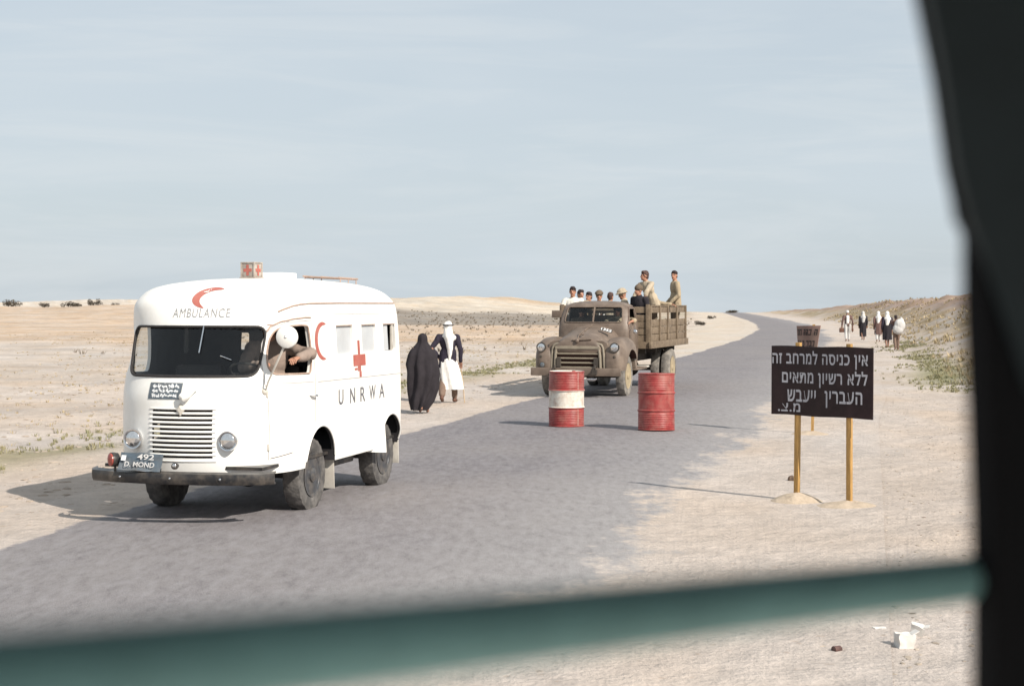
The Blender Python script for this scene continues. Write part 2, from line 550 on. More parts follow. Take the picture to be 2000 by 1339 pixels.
def blob(mb, voxel=0.014, smooth=2, fold=0.0, fscale=9.0, seed=0.0, vstretch=0.35):
    me = mb.mesh('blob')
    o = bpy.data.objects.new('blob', me)
    COL.objects.link(o)
    md = o.modifiers.new('r', 'REMESH')
    md.mode = 'VOXEL'
    md.voxel_size = voxel
    md.use_smooth_shade = True
    if smooth:
        ms = o.modifiers.new('s', 'SMOOTH')
        ms.factor = 0.5
        ms.iterations = smooth
    r = evaluated(o)
    bpy.data.objects.remove(o)
    if fold > 0:
        no = [v.normal.copy() for v in r.vertices]
        for v, n_ in zip(r.vertices, no):
            q = Vector((v.co.x * fscale + seed, v.co.y * fscale, v.co.z * fscale * vstretch))
            v.co += n_ * fold * (noise.noise(q) + 0.5 * noise.noise(q * 2.3))
    return r

def boolean(o, cutters, op='DIFFERENCE'):
    par, o.parent = o.parent, None        # cut in the body's own coordinates
    for c in cutters:
        md = o.modifiers.new('b', 'BOOLEAN')
        md.operation = op
        md.solver = 'EXACT'
        md.object = c
        bpy.context.view_layer.update()
        me = evaluated(o)
        o.modifiers.clear()
        if len(me.polygons) > 20:
            o.data = me
        bpy.data.objects.remove(c)
    o.parent = par
    return o

def prism(outline, axis, a, b):
    """outline of (u,v): axis 'x' -> u=y v=z ; axis 'y' -> u=x v=z"""
    mb = MB()
    f = (lambda u, v, w: (w, u, v)) if axis == 'x' else (lambda u, v, w: (u, w, v))
    mb.loft([[f(u, v, a) for u, v in outline], [f(u, v, b) for u, v in outline]])
    return mb

def rrect(u0, v0, u1, v1, r, n=6):
    P = []
    for cx, cy, a0 in ((u1 - r, v0 + r, -90), (u1 - r, v1 - r, 0), (u0 + r, v1 - r, 90), (u0 + r, v0 + r, 180)):
        for k in range(n + 1):
            a = R(a0 + 90 * k / n)
            P.append((cx + r * math.cos(a), cy + r * math.sin(a)))
    return P

def round_poly(P, r=0.04, n=4):
    """round the corners of a polygon"""
    out = []
    N = len(P)
    for i in range(N):
        a, b_, c_ = Vector(P[i - 1]), Vector(P[i]), Vector(P[(i + 1) % N])
        d1, d2 = (a - b_), (c_ - b_)
        q = min(r, d1.length * 0.45, d2.length * 0.45)
        p1, p2 = b_ + d1.normalized() * q, b_ + d2.normalized() * q
        for k in range(n + 1):
            s_ = k / n
            out.append(tuple((p1 * (1 - s_) ** 2) + (b_ * 2 * s_ * (1 - s_)) + (p2 * s_ ** 2)))
    return out

def text2d(txt, size, bold=0.0, track=1.0):
    cu = bpy.data.curves.new('t', 'FONT')
    cu.body = txt
    cu.size = size
    cu.offset = bold
    cu.space_character = track
    cu.align_x = 'LEFT'
    o = bpy.data.objects.new('t', cu)
    COL.objects.link(o)
    bpy.context.view_layer.update()
    me = evaluated(o)
    bpy.data.objects.remove(o)
    V = [(v.co.x, v.co.y) for v in me.vertices]
    F = [tuple(p.vertices) for p in me.polygons]
    if not V:
        return [], [], (0, 0, 0, 0)
    xs, ys = [p[0] for p in V], [p[1] for p in V]
    return V, F, (min(xs), min(ys), max(xs), max(ys))

def fit_text(txt, u0, v0, u1, v1, bold=0.0, flip=False, track=1.0):
    """text mesh stretched to fill a rectangle (flip mirrors u for the back-facing axis)"""
    V, F, (a, b_, c_, d) = text2d(txt, 1.0, bold, track)
    return [(u0 + (x - a) / (c_ - a) * (u1 - u0), v0 + (y - b_) / (d - b_) * (v1 - v0)) for x, y in V], F

def strip2d(P, w, closed=False):
    """ribbon of width w along 2d points; returns V,F"""
    V, F = [], []
    N = len(P)
    for i in range(N):
        a = Vector(P[i - 1] if (i > 0 or closed) else P[i])
        b_ = Vector(P[(i + 1) % N] if (i < N - 1 or closed) else P[i])
        d = (b_ - a).normalized()
        n_ = Vector((-d.y, d.x)) * (w if not isinstance(w, (list, tuple)) else w[i]) * 0.5
        V += [tuple(Vector(P[i]) + n_), tuple(Vector(P[i]) - n_)]
    for i in range(N if closed else N - 1):
        k = (i + 1) % N
        F.append((2 * i, 2 * i + 1, 2 * k + 1, 2 * k))
    return V, F

def dense(P, step=0.03, closed=False):
    out = []
    N = len(P)
    for i in range(N if closed else N - 1):
        a, b_ = Vector(P[i]), Vector(P[(i + 1) % N])
        k = max(1, int((b_ - a).length / step))
        out += [tuple(a.lerp(b_, q / k)) for q in range(k)]
    if not closed:
        out.append(tuple(P[-1]))
    return out

def grid2d(u0, v0, u1, v1, nu=6, nv=6):
    V = [(u0 + (u1 - u0) * i / nu, v0 + (v1 - v0) * j / nv) for j in range(nv + 1) for i in range(nu + 1)]
    F = [(j * (nu + 1) + i, j * (nu + 1) + i + 1, (j + 1) * (nu + 1) + i + 1, (j + 1) * (nu + 1) + i) for j in range(nv) for i in range(nu)]
    return V, F

def fan2d(P, rings=4):
    """closed outline filled with concentric rings towards its centre"""
    c = sum((Vector(p) for p in P), Vector((0, 0))) / len(P)
    V, F = [], []
    n = len(P)
    for k in range(rings):
        s_ = 1 - k / rings
        V += [tuple(c + (Vector(p) - c) * s_) for p in P]
    V.append(tuple(c))
    for k in range(rings - 1):
        for j in range(n):
            q = (j + 1) % n
            F.append((k * n + j, k * n + q, (k + 1) * n + q, (k + 1) * n + j))
    for j in range(n):
        F.append(((rings - 1) * n + j, (rings - 1) * n + (j + 1) % n, rings * n))
    return V, F

def words(V, F, gap):
    """faces of a text line grouped into words by the gaps between letters"""
    iv = sorted((min(V[i][0] for i in f), max(V[i][0] for i in f), k) for k, f in enumerate(F))
    out, end = [], None
    for a, b_, k in iv:
        if end is None or a - end > gap:
            out.append([])
            end = b_
        out[-1].append(F[k]); end = max(end, b_)
    return out

class Decal:
    """projects flat shapes on to a body's real surface along an axis"""
    def __init__(s, me):
        s.bvh = BVHTree.FromPolygons([v.co for v in me.vertices], [tuple(p.vertices) for p in me.polygons])

    def hit(s, u, v, axis, off=0.003):
        if axis == 'right': o, d = Vector((5, u, v)), Vector((-1, 0, 0))
        elif axis == 'left': o, d = Vector((-5, u, v)), Vector((1, 0, 0))
        elif axis == 'front': o, d = Vector((u, -6, v)), Vector((0, 1, 0))
        else: o, d = Vector((u, v, 6)), Vector((0, 0, -1))
        p, n_, i, _ = s.bvh.ray_cast(o, d)
        if p is None:
            return None
        if n_.dot(d) > 0: n_ = -n_
        return p + n_ * off

    def put(s, mb, VF, axis, off=0.003, mat=0):
        V, F = VF
        P = [s.hit(u, v, axis, off) for u, v in V]
        ok = [f for f in F if all(P[i] is not None for i in f)]
        mb.add([p if p is not None else Vector((0, 0, 0)) for p in P], ok, mat)
        return mb

    def line(s, mb, pts, axis, r, off=0.0, mat=0, n=6):
        P = [s.hit(u, v, axis, off) for u, v in pts]
        P = [p for p in P if p is not None]
        mb.tube(P, r, n, mat)
        return mb

# ------------------------------------------------------------------ terrain
YL = np.array([-40, 0, 8, 13, 14.4, 24.2, 27.4, 33.3, 58, 92.9, 127, 158, 198, 293, 384, 600.])
XLv = np.array([-16.5, -7.4, -5.5, -4.33, -4.0, -1.7, -.95, .62, 6.2, 14, 20.4, 25.2, 30.5, 42, 53, 78.])
def xL(y): return np.interp(y, YL, XLv)
RW = 5.5
def smooth(a, b_, x):
    q = np.clip((np.asarray(x, float) - a) / (b_ - a), 0, 1)
    return q * q * (3 - 2 * q)

def vnoise(x, y, seed=0):
    xi, yi = np.floor(x).astype(int), np.floor(y).astype(int)
    fx, fy = x - xi, y - yi
    fx, fy = fx * fx * (3 - 2 * fx), fy * fy * (3 - 2 * fy)
    def h(a, b_):
        n = (a * 374761393 + b_ * 668265263 + seed * 1442695041) & 0x7fffffff
        n = ((n ^ (n >> 13)) * 1274126177) & 0x7fffffff
        return ((n ^ (n >> 16)) & 0xffff) / 65535.0 * 2 - 1
    return (h(xi, yi) * (1 - fx) + h(xi + 1, yi) * fx) * (1 - fy) + (h(xi, yi + 1) * (1 - fx) + h(xi + 1, yi + 1) * fx) * fy

def fbm(x, y, o=4, seed=0):
    s_, a = 0, 1.0
    for k in range(o):
        s_ = s_ + a * vnoise(x * 2 ** k, y * 2 ** k, seed + k * 17)
        a *= 0.5
    return s_

def height(x, y):
    x, y = np.asarray(x, float), np.asarray(y, float)
    sl_, sr = xL(y) - x, x - xL(y) - RW
    ampL = np.interp(sl_, [0, 9, 37, 50, 67, 96, 136, 400], [0, .45, 2.4, 3.7, 3.15, 2.2, 1.2, 1.2])
    near = smooth(140, 300, y)
    far = np.where(sl_ < 120, 1 - 1.3 * smooth(330, 520, y), 1)
    z = ampL * near * far
    dune = 2.5 * smooth(500, 640, y) * (1 - smooth(700, 900, y)) * smooth(110, 150, sl_)
    z = z + dune * (0.8 + 0.45 * fbm(x / 60, y / 120, 3, 3))
    he = 1.12 * np.interp(y, [8, 20, 40, 60, 100, 150, 200, 300, 400, 500], [0, .7, 1.6, 2.25, 2.5, 2.25, 1.95, .95, .45, -.5])
    prof = smooth(3.4, 11.5, sr)
    z = z + he * prof + np.where(sr > 11.5, 0.012 * (np.clip(sr, 0, 120) - 11.5), 0) * (he > 0)
    z = z + prof * (he > 0) * (0.28 * fbm(x / 2.6, y / 4.0, 4, 11))
    drop = np.where(sl_ > 120, smooth(900, 1500, y), smooth(400, 900, y))
    z = z - 9 * drop - 0.012 * np.clip(y - 1500, 0, 1e5)
    off = np.minimum(np.abs(sl_), np.abs(sr))
    off = np.where((sl_ < 0) & (sr < 0), 0, off)
    z = z + smooth(0.6, 3.5, off) * (0.035 * fbm(x / 1.1, y / 1.4, 4, 5) + 0.05 * fbm(x / 6, y / 6, 2, 9)) * (y > 3)
    z = z + smooth(8, 40, off) * near * 0.35 * fbm(x / 14, y / 20, 3, 21)
    return z

def H(x, y): return float(height(np.array([x]), np.array([y]))[0])

def soil(x, y):
    """natural soil colours of the different grounds"""
    n = len(x)
    sl_, sr = xL(y) - x, x - xL(y) - RW
    c = np.tile(np.array(SANDC), (n, 1))
    def mixin(c, col, k):
        k = np.clip(k, 0, 1)[:, None]
        return c * (1 - k) + np.array(col) * k
    w = fbm(x / 9, y / 14, 3, 31)
    w2 = fbm(x / 1.6, y / 2.4, 3, 33)
    # stubble fields left of the road
    c = mixin(c, (0.485, 0.41, 0.35), smooth(3.5, 5.5, sl_) * (0.55 + 0.4 * w2))
    c = mixin(c, (0.445, 0.385, 0.335), smooth(41, 47, y + 3 * w) * smooth(4, 9, sl_) * 0.75)
    c = mixin(c, (0.475, 0.362, 0.268), smooth(76, 90, y + 5 * w) * smooth(6, 14, sl_) * (0.8 + 0.2 * w2))
    # scrub slope, pale sand slope, tan crest of the far hill
    hi_ = 16 + 0.17 * y
    hill = smooth(6, 22, sl_) * (1 - smooth(0, 18, sl_ - hi_))
    c = mixin(c, (0.27, 0.245, 0.165), smooth(7, 10, sl_) * (1 - smooth(24, 34, sl_)) * smooth(165, 185, y) * (1 - smooth(330, 380, y)) * smooth(-.3, .3, w2 + w))
    yb = y + 10 * w - 0.55 * (sl_ - 40)
    c = mixin(c, (0.255, 0.225, 0.195), smooth(148, 158, y + 3 * w) * hill * 0.95)
    c = mixin(c, (0.53, 0.46, 0.38), smooth(196, 222, yb) * hill)
    c = mixin(c, (0.45, 0.34, 0.24), smooth(262, 285, yb) * hill * 0.8)
    c = mixin(c, (0.54, 0.475, 0.405), smooth(470, 540, y) * smooth(100, 140, sl_) * 0.9)
    # verge right beside the road is paler and cleaner
    c = mixin(c, (0.52, 0.45, 0.375), smooth(30, 80, y) * (1 - smooth(5, 9, sl_)) * (sl_ > -1) * 0.8)
    # grass strip left of the road
    g = np.exp(-((sl_ - 4.6 - 0.6 * w) / 0.75) ** 2) * smooth(-0.45, 0.45, w2 + 0.35) * (y > 12) * (1 - smooth(70, 100, y))
    c = mixin(c, (0.23, 0.215, 0.13), g * 0.75)
    # embankment right
    p = smooth(3.8, 6.5, sr) * smooth(12, 24, y)
    c = mixin(c, (0.41, 0.32, 0.22), p * (0.75 + 0.5 * w2))
    c = mixin(c, (0.31, 0.255, 0.17), p * smooth(0.05, 0.5, w + 0.7 * w2) * 0.8)
    c = mixin(c, (0.29, 0.20, 0.165), smooth(7.2, 9.5, sr) * smooth(30, 60, y) * 0.7)
    g2 = np.exp(-((sr - 3.7 - 0.5 * w) / 0.9) ** 2) * smooth(-0.3, 0.35, w + 0.6 * w2 + 0.1) * smooth(34, 42, y) * (1 - smooth(78, 100, y))
    c = mixin(c, (0.20, 0.20, 0.11), g2 * 0.85)
    mott = 1 + smooth(3.5, 7, sl_) * (0.13 * fbm(x / 5.0, y / 3.0, 4, 51) + 0.10 * fbm(x / 1.3, y / 1.0, 3, 53))
    c = c * mott[:, None] * np.stack([np.ones(n), 1 - .04 * np.clip(w2, -1, 1), 1 - .09 * np.clip(w2, -1, 1)], 1)
    return np.clip(c, 0.02, 0.9)

def make_ground():
    az = np.concatenate([np.arange(-24, 24.01, 0.11), np.arange(28, 336, 6.0)])
    rad = [1.2]
    while rad[-1] < 9000:
        r_ = rad[-1]
        rad.append(r_ * (1.0125 if r_ < 420 else 1.05))
    rad = np.array(rad)
    A, RR = np.meshgrid(np.radians(az), rad)
    x, y = (RR * np.sin(A)).ravel(), (RR * np.cos(A)).ravel()
    z = height(x, y)
    n, m_ = len(az), len(rad)
    V = np.stack([x, y, z], 1)
    V = np.vstack([V, [[0, 0, 0]]])
    i, j = np.meshgrid(np.arange(m_ - 1), np.arange(n), indexing='ij')
    k = (j + 1) % n
    Q = np.stack([i * n + j, i * n + k, (i + 1) * n + k, (i + 1) * n + j], -1).reshape(-1, 4)[:, ::-1]
    me = bpy.data.meshes.new('ground')
    Tn = np.stack([np.full(n, m_ * n), (np.arange(n) + 1) % n, np.arange(n)], 1)
    loops = np.concatenate([Q.ravel(), Tn.ravel()])
    starts = np.concatenate([np.arange(len(Q)) * 4, len(Q) * 4 + np.arange(n) * 3])
    me.vertices.add(len(V)); me.vertices.foreach_set('co', V.ravel())
    me.loops.add(len(loops)); me.loops.foreach_set('vertex_index', loops.astype(np.int32))
    me.polygons.add(len(starts)); me.polygons.foreach_set('loop_start', starts.astype(np.int32))
    me.update(); me.validate()
    ca = me.color_attributes.new('soil', 'FLOAT_COLOR', 'POINT')
    cc = np.ones((len(V), 4)); cc[:, :3] = soil(V[:, 0], V[:, 1])
    ca.data.foreach_set('color', cc.ravel())
    o = link('ground', me, 'ground', None, None)
    me.polygons.foreach_set('use_smooth', [True] * len(me.polygons))
    tag(o, None, None, kind='structure')
    # road sheet
    ys = [-14.0]
    while ys[-1] < 560:
        ys.append(ys[-1] + max(0.35, 0.02 * ys[-1]))
    ys = np.array(ys)
    u = np.concatenate([np.linspace(-1.2, 1.2, 17), np.linspace(1.6, RW - 1.6, 7), np.linspace(RW - 1.2, RW + 2.0, 21)])
    Y, U = np.meshgrid(ys, u, indexing='ij')
    X = xL(Y) + U
    Z = height(X.ravel(), Y.ravel()).reshape(X.shape) + 0.012 + 0.02 * np.clip(1 - ((U - RW / 2) / (RW / 2)) ** 2, 0, 1)
    wob = 0.10 * fbm(Y / 2.5, Y * 0, 4, 41)
    wobr = 0.45 * fbm(Y / 4.5, Y * 0 + 3.3, 4, 43)
    near = np.clip((11.5 - Y) / 3.5, 0, 1.3) * 1.1
    dl = U + wob
    dr = (RW - U) + wobr - near
    left = np.clip(0.5 - dl / 0.35, 0, 1)
    rgt = np.clip(0.62 - dr / 2.2, 0, 1)
    s_ = np.maximum(left, rgt)
    far = smooth(80, 160, Y)
    s_ = np.maximum(np.clip(0.5 - dl / (0.35 + 0.6 * far), 0, 1), np.clip(0.62 - dr / (2.2 - 1.4 * far), 0, 1))
    s_[:, 0] = 1; s_[:, -1] = 1.0
    n, m_ = len(u), len(ys)
    i, j = np.meshgrid(np.arange(m_ - 1), np.arange(n - 1), indexing='ij')
    Q = np.stack([i * n + j, i * n + j + 1, (i + 1) * n + j + 1, (i + 1) * n + j], -1).reshape(-1, 4)
    me = bpy.data.meshes.new('road')
    me.from_pydata(np.stack([X.ravel(), Y.ravel(), Z.ravel()], 1).tolist(), [], Q.tolist())
    ca = me.color_attributes.new('sandy', 'FLOAT_COLOR', 'POINT')
    dust = np.clip(.72 - (dr + near) / 3.4, 0, .7) * (1 - .45 * smooth(26, 50, Y)) + .24 * np.clip((18 - Y) / 9, 0, 1) + .05
    cc = np.ones((n * m_, 4)); cc[:, :3] = s_.ravel()[:, None]; cc[:, 1] = np.clip(dust, 0, .85).ravel()
    ca.data.foreach_set('color', cc.ravel())
    ca = me.color_attributes.new('soil', 'FLOAT_COLOR', 'POINT')
    cc = np.ones((n * m_, 4)); cc[:, :3] = soil(X.ravel(), Y.ravel())
    ca.data.foreach_set('color', cc.ravel())
    o = link('road', me, 'road', None, None)
    me.polygons.foreach_set('use_smooth', [True] * len(me.polygons))
    tag(o, None, None, kind='structure')
make_ground()

# ------------------------------------------------------------------ helpers for vehicle bodies
def sliced(levels, nf=40, ns=34, nr=10, expo=2.1, topx=0.0):
    """body from horizontal slices: (z, half width, y front centre, y where the nose starts, y rear, rear radius)"""
    rings = []
    for z, w, yf, y0, yr, rr in levels:
        P = []
        ex = expo + topx * min(1, max(0, (z - 1.85) / .2))
        d = y0 - yf
        for k in range(nf + 1):
            a = math.pi * k / nf                      # left -> front -> right
            cx, cy = math.cos(a), math.sin(a)
            P.append((-w * math.copysign(abs(cx) ** (2 / ex), cx), y0 - d * abs(cy) ** (2 / ex), z))
        rr = min(rr, w * 0.9)
        for k in range(1, ns):
            P.append((w, y0 + (yr - rr - y0) * k / ns, z))
        for k in range(nr + 1):
            a = math.pi / 2 * k / nr
            P.append((w - rr + rr * math.cos(a), yr - rr + rr * math.sin(a), z))
        for k in range(nr + 1):
            a = math.pi / 2 * k / nr
            P.append((-w + rr - rr * math.sin(a), yr - rr + rr * math.cos(a), z))
        for k in range(1, ns):
            P.append((-w, yr - rr + (y0 - yr + rr) * k / ns, z))
        rings.append(P)
    return rings

def interp_levels(L, zs):
    A = np.array(L)
    return [tuple([z] + [float(np.interp(z, A[:, 0], A[:, i])) for i in range(1, A.shape[1])]) for z in zs]

def shrink(levels, t):
    return [(z, w - t, yf + t, y0 + t * .3, yr - t, max(0.03, rr - t)) for z, w, yf, y0, yr, rr in levels]

def tyre_mb(Rr, w, lug=0.012, n=88, rim=0.6):
    mb = MB()
    h = w / 2
    ri = Rr * rim
    prof = [(-h * .72, ri), (-h * .9, ri + .02), (-h, (ri + Rr) * .52), (-h * .97, Rr - .045), (-h * .86, Rr - .012), (-h * .5, Rr), (-h * .06, Rr), (h * .06, Rr), (h * .5, Rr), (h * .86, Rr - .012), (h * .97, Rr - .045), (h, (ri + Rr) * .52), (h * .9, ri + .02), (h * .72, ri)]
    mod = {4: 1.0, 5: 1.0, 8: 1.0, 9: 1.0, 3: .6, 10: .6}
    mb.lathe(prof, n, 'x', rmod=lambda i, j: (-lug * mod.get(i, 0) if ((j + (1 if i > 6 else 0) * 2) % 4) < 2 else 0))
    return mb

def rim_mb(Rr, w, rim=0.6, holes=8, side=1, dish=0.05, hub=0.07):
    mb = MB()
    ri = Rr * rim
    s = side
    h = w / 2
    mb.lathe([(s * h * .86, ri + .006), (s * h * .95, ri + .012), (s * h * .9, ri - .012), (s * (h * .55), ri - .03), (s * (h * .42 - dish), ri * .72), (s * (h * .5 - dish * .4), ri * .5), (s * (h * .5), hub * 1.15), (s * (h * .5 + .05), hub), (s * (h * .5 + .065), hub * .6), (s * (h * .5 + .066), .004)], 40, 'x')
    for k in range(6):
        a = 2 * math.pi * k / 6
        mb.cap((s * (h * .5 - dish * .2), math.cos(a) * ri * .42, math.sin(a) * ri * .42), .013, (s * (h * .5 + .02), math.cos(a) * ri * .42, math.sin(a) * ri * .42), .012, 8)
    for k in range(holes):
        a = 2 * math.pi * (k + .5) / holes
        mb.lathe([(s * (h * .46 - dish * .62), .026), (s * (h * .46 - dish * .6 + .012), .024)], 12, 'x', T=Matrix.Translation((0, math.cos(a) * ri * .66, math.sin(a) * ri * .66)), mat=1)
    return mb

def add_wheel(parent, x, y, z, Rr, w, side, tm, rm, lug=0.012, rim=0.6, steer=0.0, dish=0.05):
    wh = part_empty('wheel', parent, (x, y, z))
    wh.rotation_euler = (random.uniform(0, 6), 0, steer)
    tyre_mb(Rr, w, lug, rim=rim).build('tyre', tm, wh)
    rim_mb(Rr, w, rim, side=side, dish=dish).build('rim', [rm, 'slot'], wh)
    return wh

def headlamp(parent, x, y, z, r, ring='chrome', depth=.06, name='headlight'):
    h = part_empty(name, parent, (x, y, z))
    MB().lathe([(.05, r * .8), (0, r * 1.06), (-depth * .6, r * 1.12), (-depth * .85, r * 1.08), (-depth * .8, r * .95), (-depth * .6, r * .9)], 32, 'y').build('lamp_ring', ring, h)
    MB().ell((0, -depth * .62, 0), (r * .93, .03, r * .93), nu=24, nv=16).build('lens', 'lens', h)
    return h

# ------------------------------------------------------------------ ambulance
VC, VYAW = (-2.749, 15.458), 14.5
AMB = thing('ambulance', 'white ambulance van with red crescents and red roof lamp box on the road', 'ambulance', (VC[0], VC[1], 0.0), -R(VYAW))

VL = [(.47, .87, -1.33, -.5, 2.52, .12), (.60, .885, -1.36, -.5, 2.54, .12), (.90, .89, -1.37, -.5, 2.54, .12), (1.2, .89, -1.34, -.5, 2.54, .12),
      (1.375, .885, -1.25, -.5, 2.54, .12), (1.6, .875, -1.165, -.46, 2.54, .12), (1.843, .86, -1.08, -.42, 2.535, .13), (1.95, .855, -1.045, -.4, 2.53, .14),
      (2.05, .842, -1.0, -.38, 2.52, .16), (2.10, .825, -.965, -.36, 2.505, .2), (2.15, .798, -.91, -.32, 2.48, .25), (2.20, .75, -.82, -.26, 2.43, .3), (2.24, .675, -.69, -.16, 2.36, .33),
      (2.272, .57, -.52, 0, 2.26, .33), (2.298, .43, -.24, .15, 2.12, .3), (2.316, .31, -.02, .35, 1.92, .22), (2.328, .18, .3, .6, 1.6, .14), (2.333, .03, .7, .85, 1.2, .02)]
zz = list(np.arange(.47, 2.05, .055)) + [2.05, 2.075, 2.10, 2.125, 2.15, 2.175, 2.20, 2.22, 2.24, 2.256, 2.272, 2.285, 2.298, 2.307, 2.316, 2.322, 2.328, 2.333]
# smooth the level table a little
def smooth_levels(L, zs):
    A = np.array(L)
    out = []
    for z in zs:
        k = []
        for dz in (-.05, -.025, 0, .025, .05):
            q = min(max(z + dz * (0.35 if z > 2.15 else 1), A[0, 0]), A[-1, 0])
            k.append([np.interp(q, A[:, 0], A[:, i]) for i in range(1, 6)])
        out.append(tuple([z] + [float(v) for v in np.mean(k, 0)]))
    return out
VLS = smooth_levels(VL, zz)
outer = MB(); outer.loft(sliced(VLS, topx=.5))
outer_me = outer.mesh('amb_outer')
VD = Decal(outer_me)
body = link('body', outer_me.copy(), ['van', 'van_in'], AMB, None)
inner_levels = shrink([l for l in VLS if .56 < l[0] < 2.32], .035)
inner_levels = [(min(z, 2.29) if i == len(inner_levels) - 1 else z,) + tuple(max(v, .02) if j == 0 else v for j, v in enumerate(r_)) for i, (z, *r_) in enumerate(inner_levels)]
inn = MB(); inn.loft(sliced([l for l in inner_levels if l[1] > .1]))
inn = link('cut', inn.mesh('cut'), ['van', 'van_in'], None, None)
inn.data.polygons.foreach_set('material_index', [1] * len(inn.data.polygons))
def cutter(mb, mi=1):
    o = link('cut', mb.mesh('cut'), ['van', 'van_in'], None, None)
    o.data.polygons.foreach_set('material_index', [mi] * len(o.data.polygons))
    return o
WS = round_poly([(-.645, 1.385), (.645, 1.385), (.665, 1.60), (.672, 1.845), (-.672, 1.845), (-.665, 1.60)], .09, 6)
DW = round_poly([(-.90, 1.40), (-.29, 1.385), (-.25, 1.50), (-.255, 1.66), (-.29, 1.845), (-.45, 1.855), (-.68, 1.848), (-.79, 1.815), (-.855, 1.735), (-.905, 1.60), (-.93, 1.47)], .045, 4)
SW = [rrect(.46, 1.545, .93, 1.835, .03), rrect(1.21, 1.545, 1.655, 1.832, .03), rrect(1.90, 1.54, 2.31, 1.829, .03)]
cuts = [inn, cutter(prism(WS, 'y', -3, -.45), 0), cutter(prism(DW, 'x', .55, 1.5), 0), cutter(prism(DW, 'x', -1.5, -.55), 0)]
for k, s_ in enumerate(SW):
    cuts.append(cutter(prism(s_, 'x', .5, 1.5), 0))
    cuts.append(cutter(prism(s_, 'x', -1.5, -.5), 0))
cuts.append(cutter(prism(rrect(-.35, 1.5, .35, 1.85, .05), 'y', 2.2, 3), 0))
def arch(yc, hw, top, z0=.2):
    return [(yc + hw * math.cos(a), z0 + (top - z0) * max(0, math.sin(a)) ** .62 if math.sin(a) > 1e-6 else z0) for a in [math.pi * k / 28 for k in range(29)]]
for yc, hw, top in ((0.0, .41, .85), (2.125, .385, .825)):
    for sg in (1, -1):
        cuts.append(cutter(prism(arch(yc, hw, top), 'x', sg * .42 if sg > 0 else -1.4, 1.4 if sg > 0 else -.42), 1))
# grille slots
GY = [.638 + .0425 * k for k in range(11)]
for z in GY:
    cuts.append(cutter(prism([(-.265, z), (.33, z), (.33, z + .019), (-.265, z + .019)], 'y', -2.2, -1.1), 1))
boolean(body, cuts)
body.data.polygons.foreach_set('use_smooth', [True] * len(body.data.polygons))
body.data.set_sharp_from_angle(angle=R(32))

def vdecals(name, mat, items, parent=AMB, off=.003):
    for it in items:
        vdecal(name, mat, [it], parent, off)

def vdecal(name, mat, items, parent=AMB, off=.003):
    mb = MB()
    for vf, ax in items:
        VD.put(mb, vf, ax, off)
    return mb.build(name, mat, parent, None)
# glass
vdecal('windshield', 'glass', [(fan2d(dense(WS, .06, True), 6), 'front')], off=-.012)
mb = MB()
P = [VD.hit(u, v, 'front', .004) for u, v in dense(WS, .04, True)]
mb.tube(P + [P[0]], .013, 6); mb.build('windshield_seal', 'rubber', AMB)
mb = MB()
P = [VD.hit(u, v, 'right', .002) for u, v in dense(DW, .04, True)]
P = [p for p in P if p is not None]
mb.tube(P + [P[0]], .009, 6); mb.build('window_seal', 'rust', AMB)
# whitened side windows, the last one half slid open
for k, s_ in enumerate(SW):
    if k < 2:
        q = fan2d(dense(s_, .08, True), 3)
    else:
        q = grid2d(1.905, 1.545, 2.105, 1.826, 3, 3)
    o = vdecal('side_window', 'pane', [(q, 'right')], off=-.02)
    if k == 2: o['label'] = 'side window pane slid half open'
mb = MB()
mb.box((.848, 2.235, 1.685), (.02, .03, .285)); mb.build('window_slider', 'lampbox', AMB)
for k, s_ in enumerate(SW[:2]):
    vdecal('side_window', 'pane', [(fan2d(dense(s_, .08, True), 3), 'left')], off=-.02)
# window head drip strips
MB().box((.03, -1.02, .86), (.75, .02, .56)).build('grille_blackout', 'slot', AMB)  # dark panel added behind the grille to block light through the slots
vdecals('window_drip', 'rust', [(grid2d(a, 1.832, b_, 1.842, 8, 1), 'right') for a, b_ in ((.46, .93), (1.21, 1.655), (1.90, 2.31))], off=.004)
# gutter round the roof edge
mb = MB()
VD.line(mb, dense([(-.76, 1.985), (-.70, 2.01), (-.58, 2.04), (-.42, 2.055), (-.2, 2.062), (.6, 2.068), (2.38, 2.068)], .06), 'right', .009, .002, 0)
mb.build('roof_gutter', 'rust', AMB)
mb = MB()
VD.line(mb, dense([(-.45, 2.05), (-.2, 2.062), (2.38, 2.068)], .06), 'left', .009, .002)
mb.build('roof_gutter', 'rust', AMB)
# door hood moulding over the window
mb = MB()
VD.line(mb, dense([(-.86, 1.80), (-.82, 1.85), (-.74, 1.89), (-.60, 1.915), (-.36, 1.928), (-.21, 1.925)], .05), 'right', .008, .002)
mb.build('door_drip_rail', 'rust', AMB)
vdecal('windshield_corner_strip', 'rust', [(strip2d(dense([(.675, 1.862), (.715, 1.862)], .02), .012), 'front')])
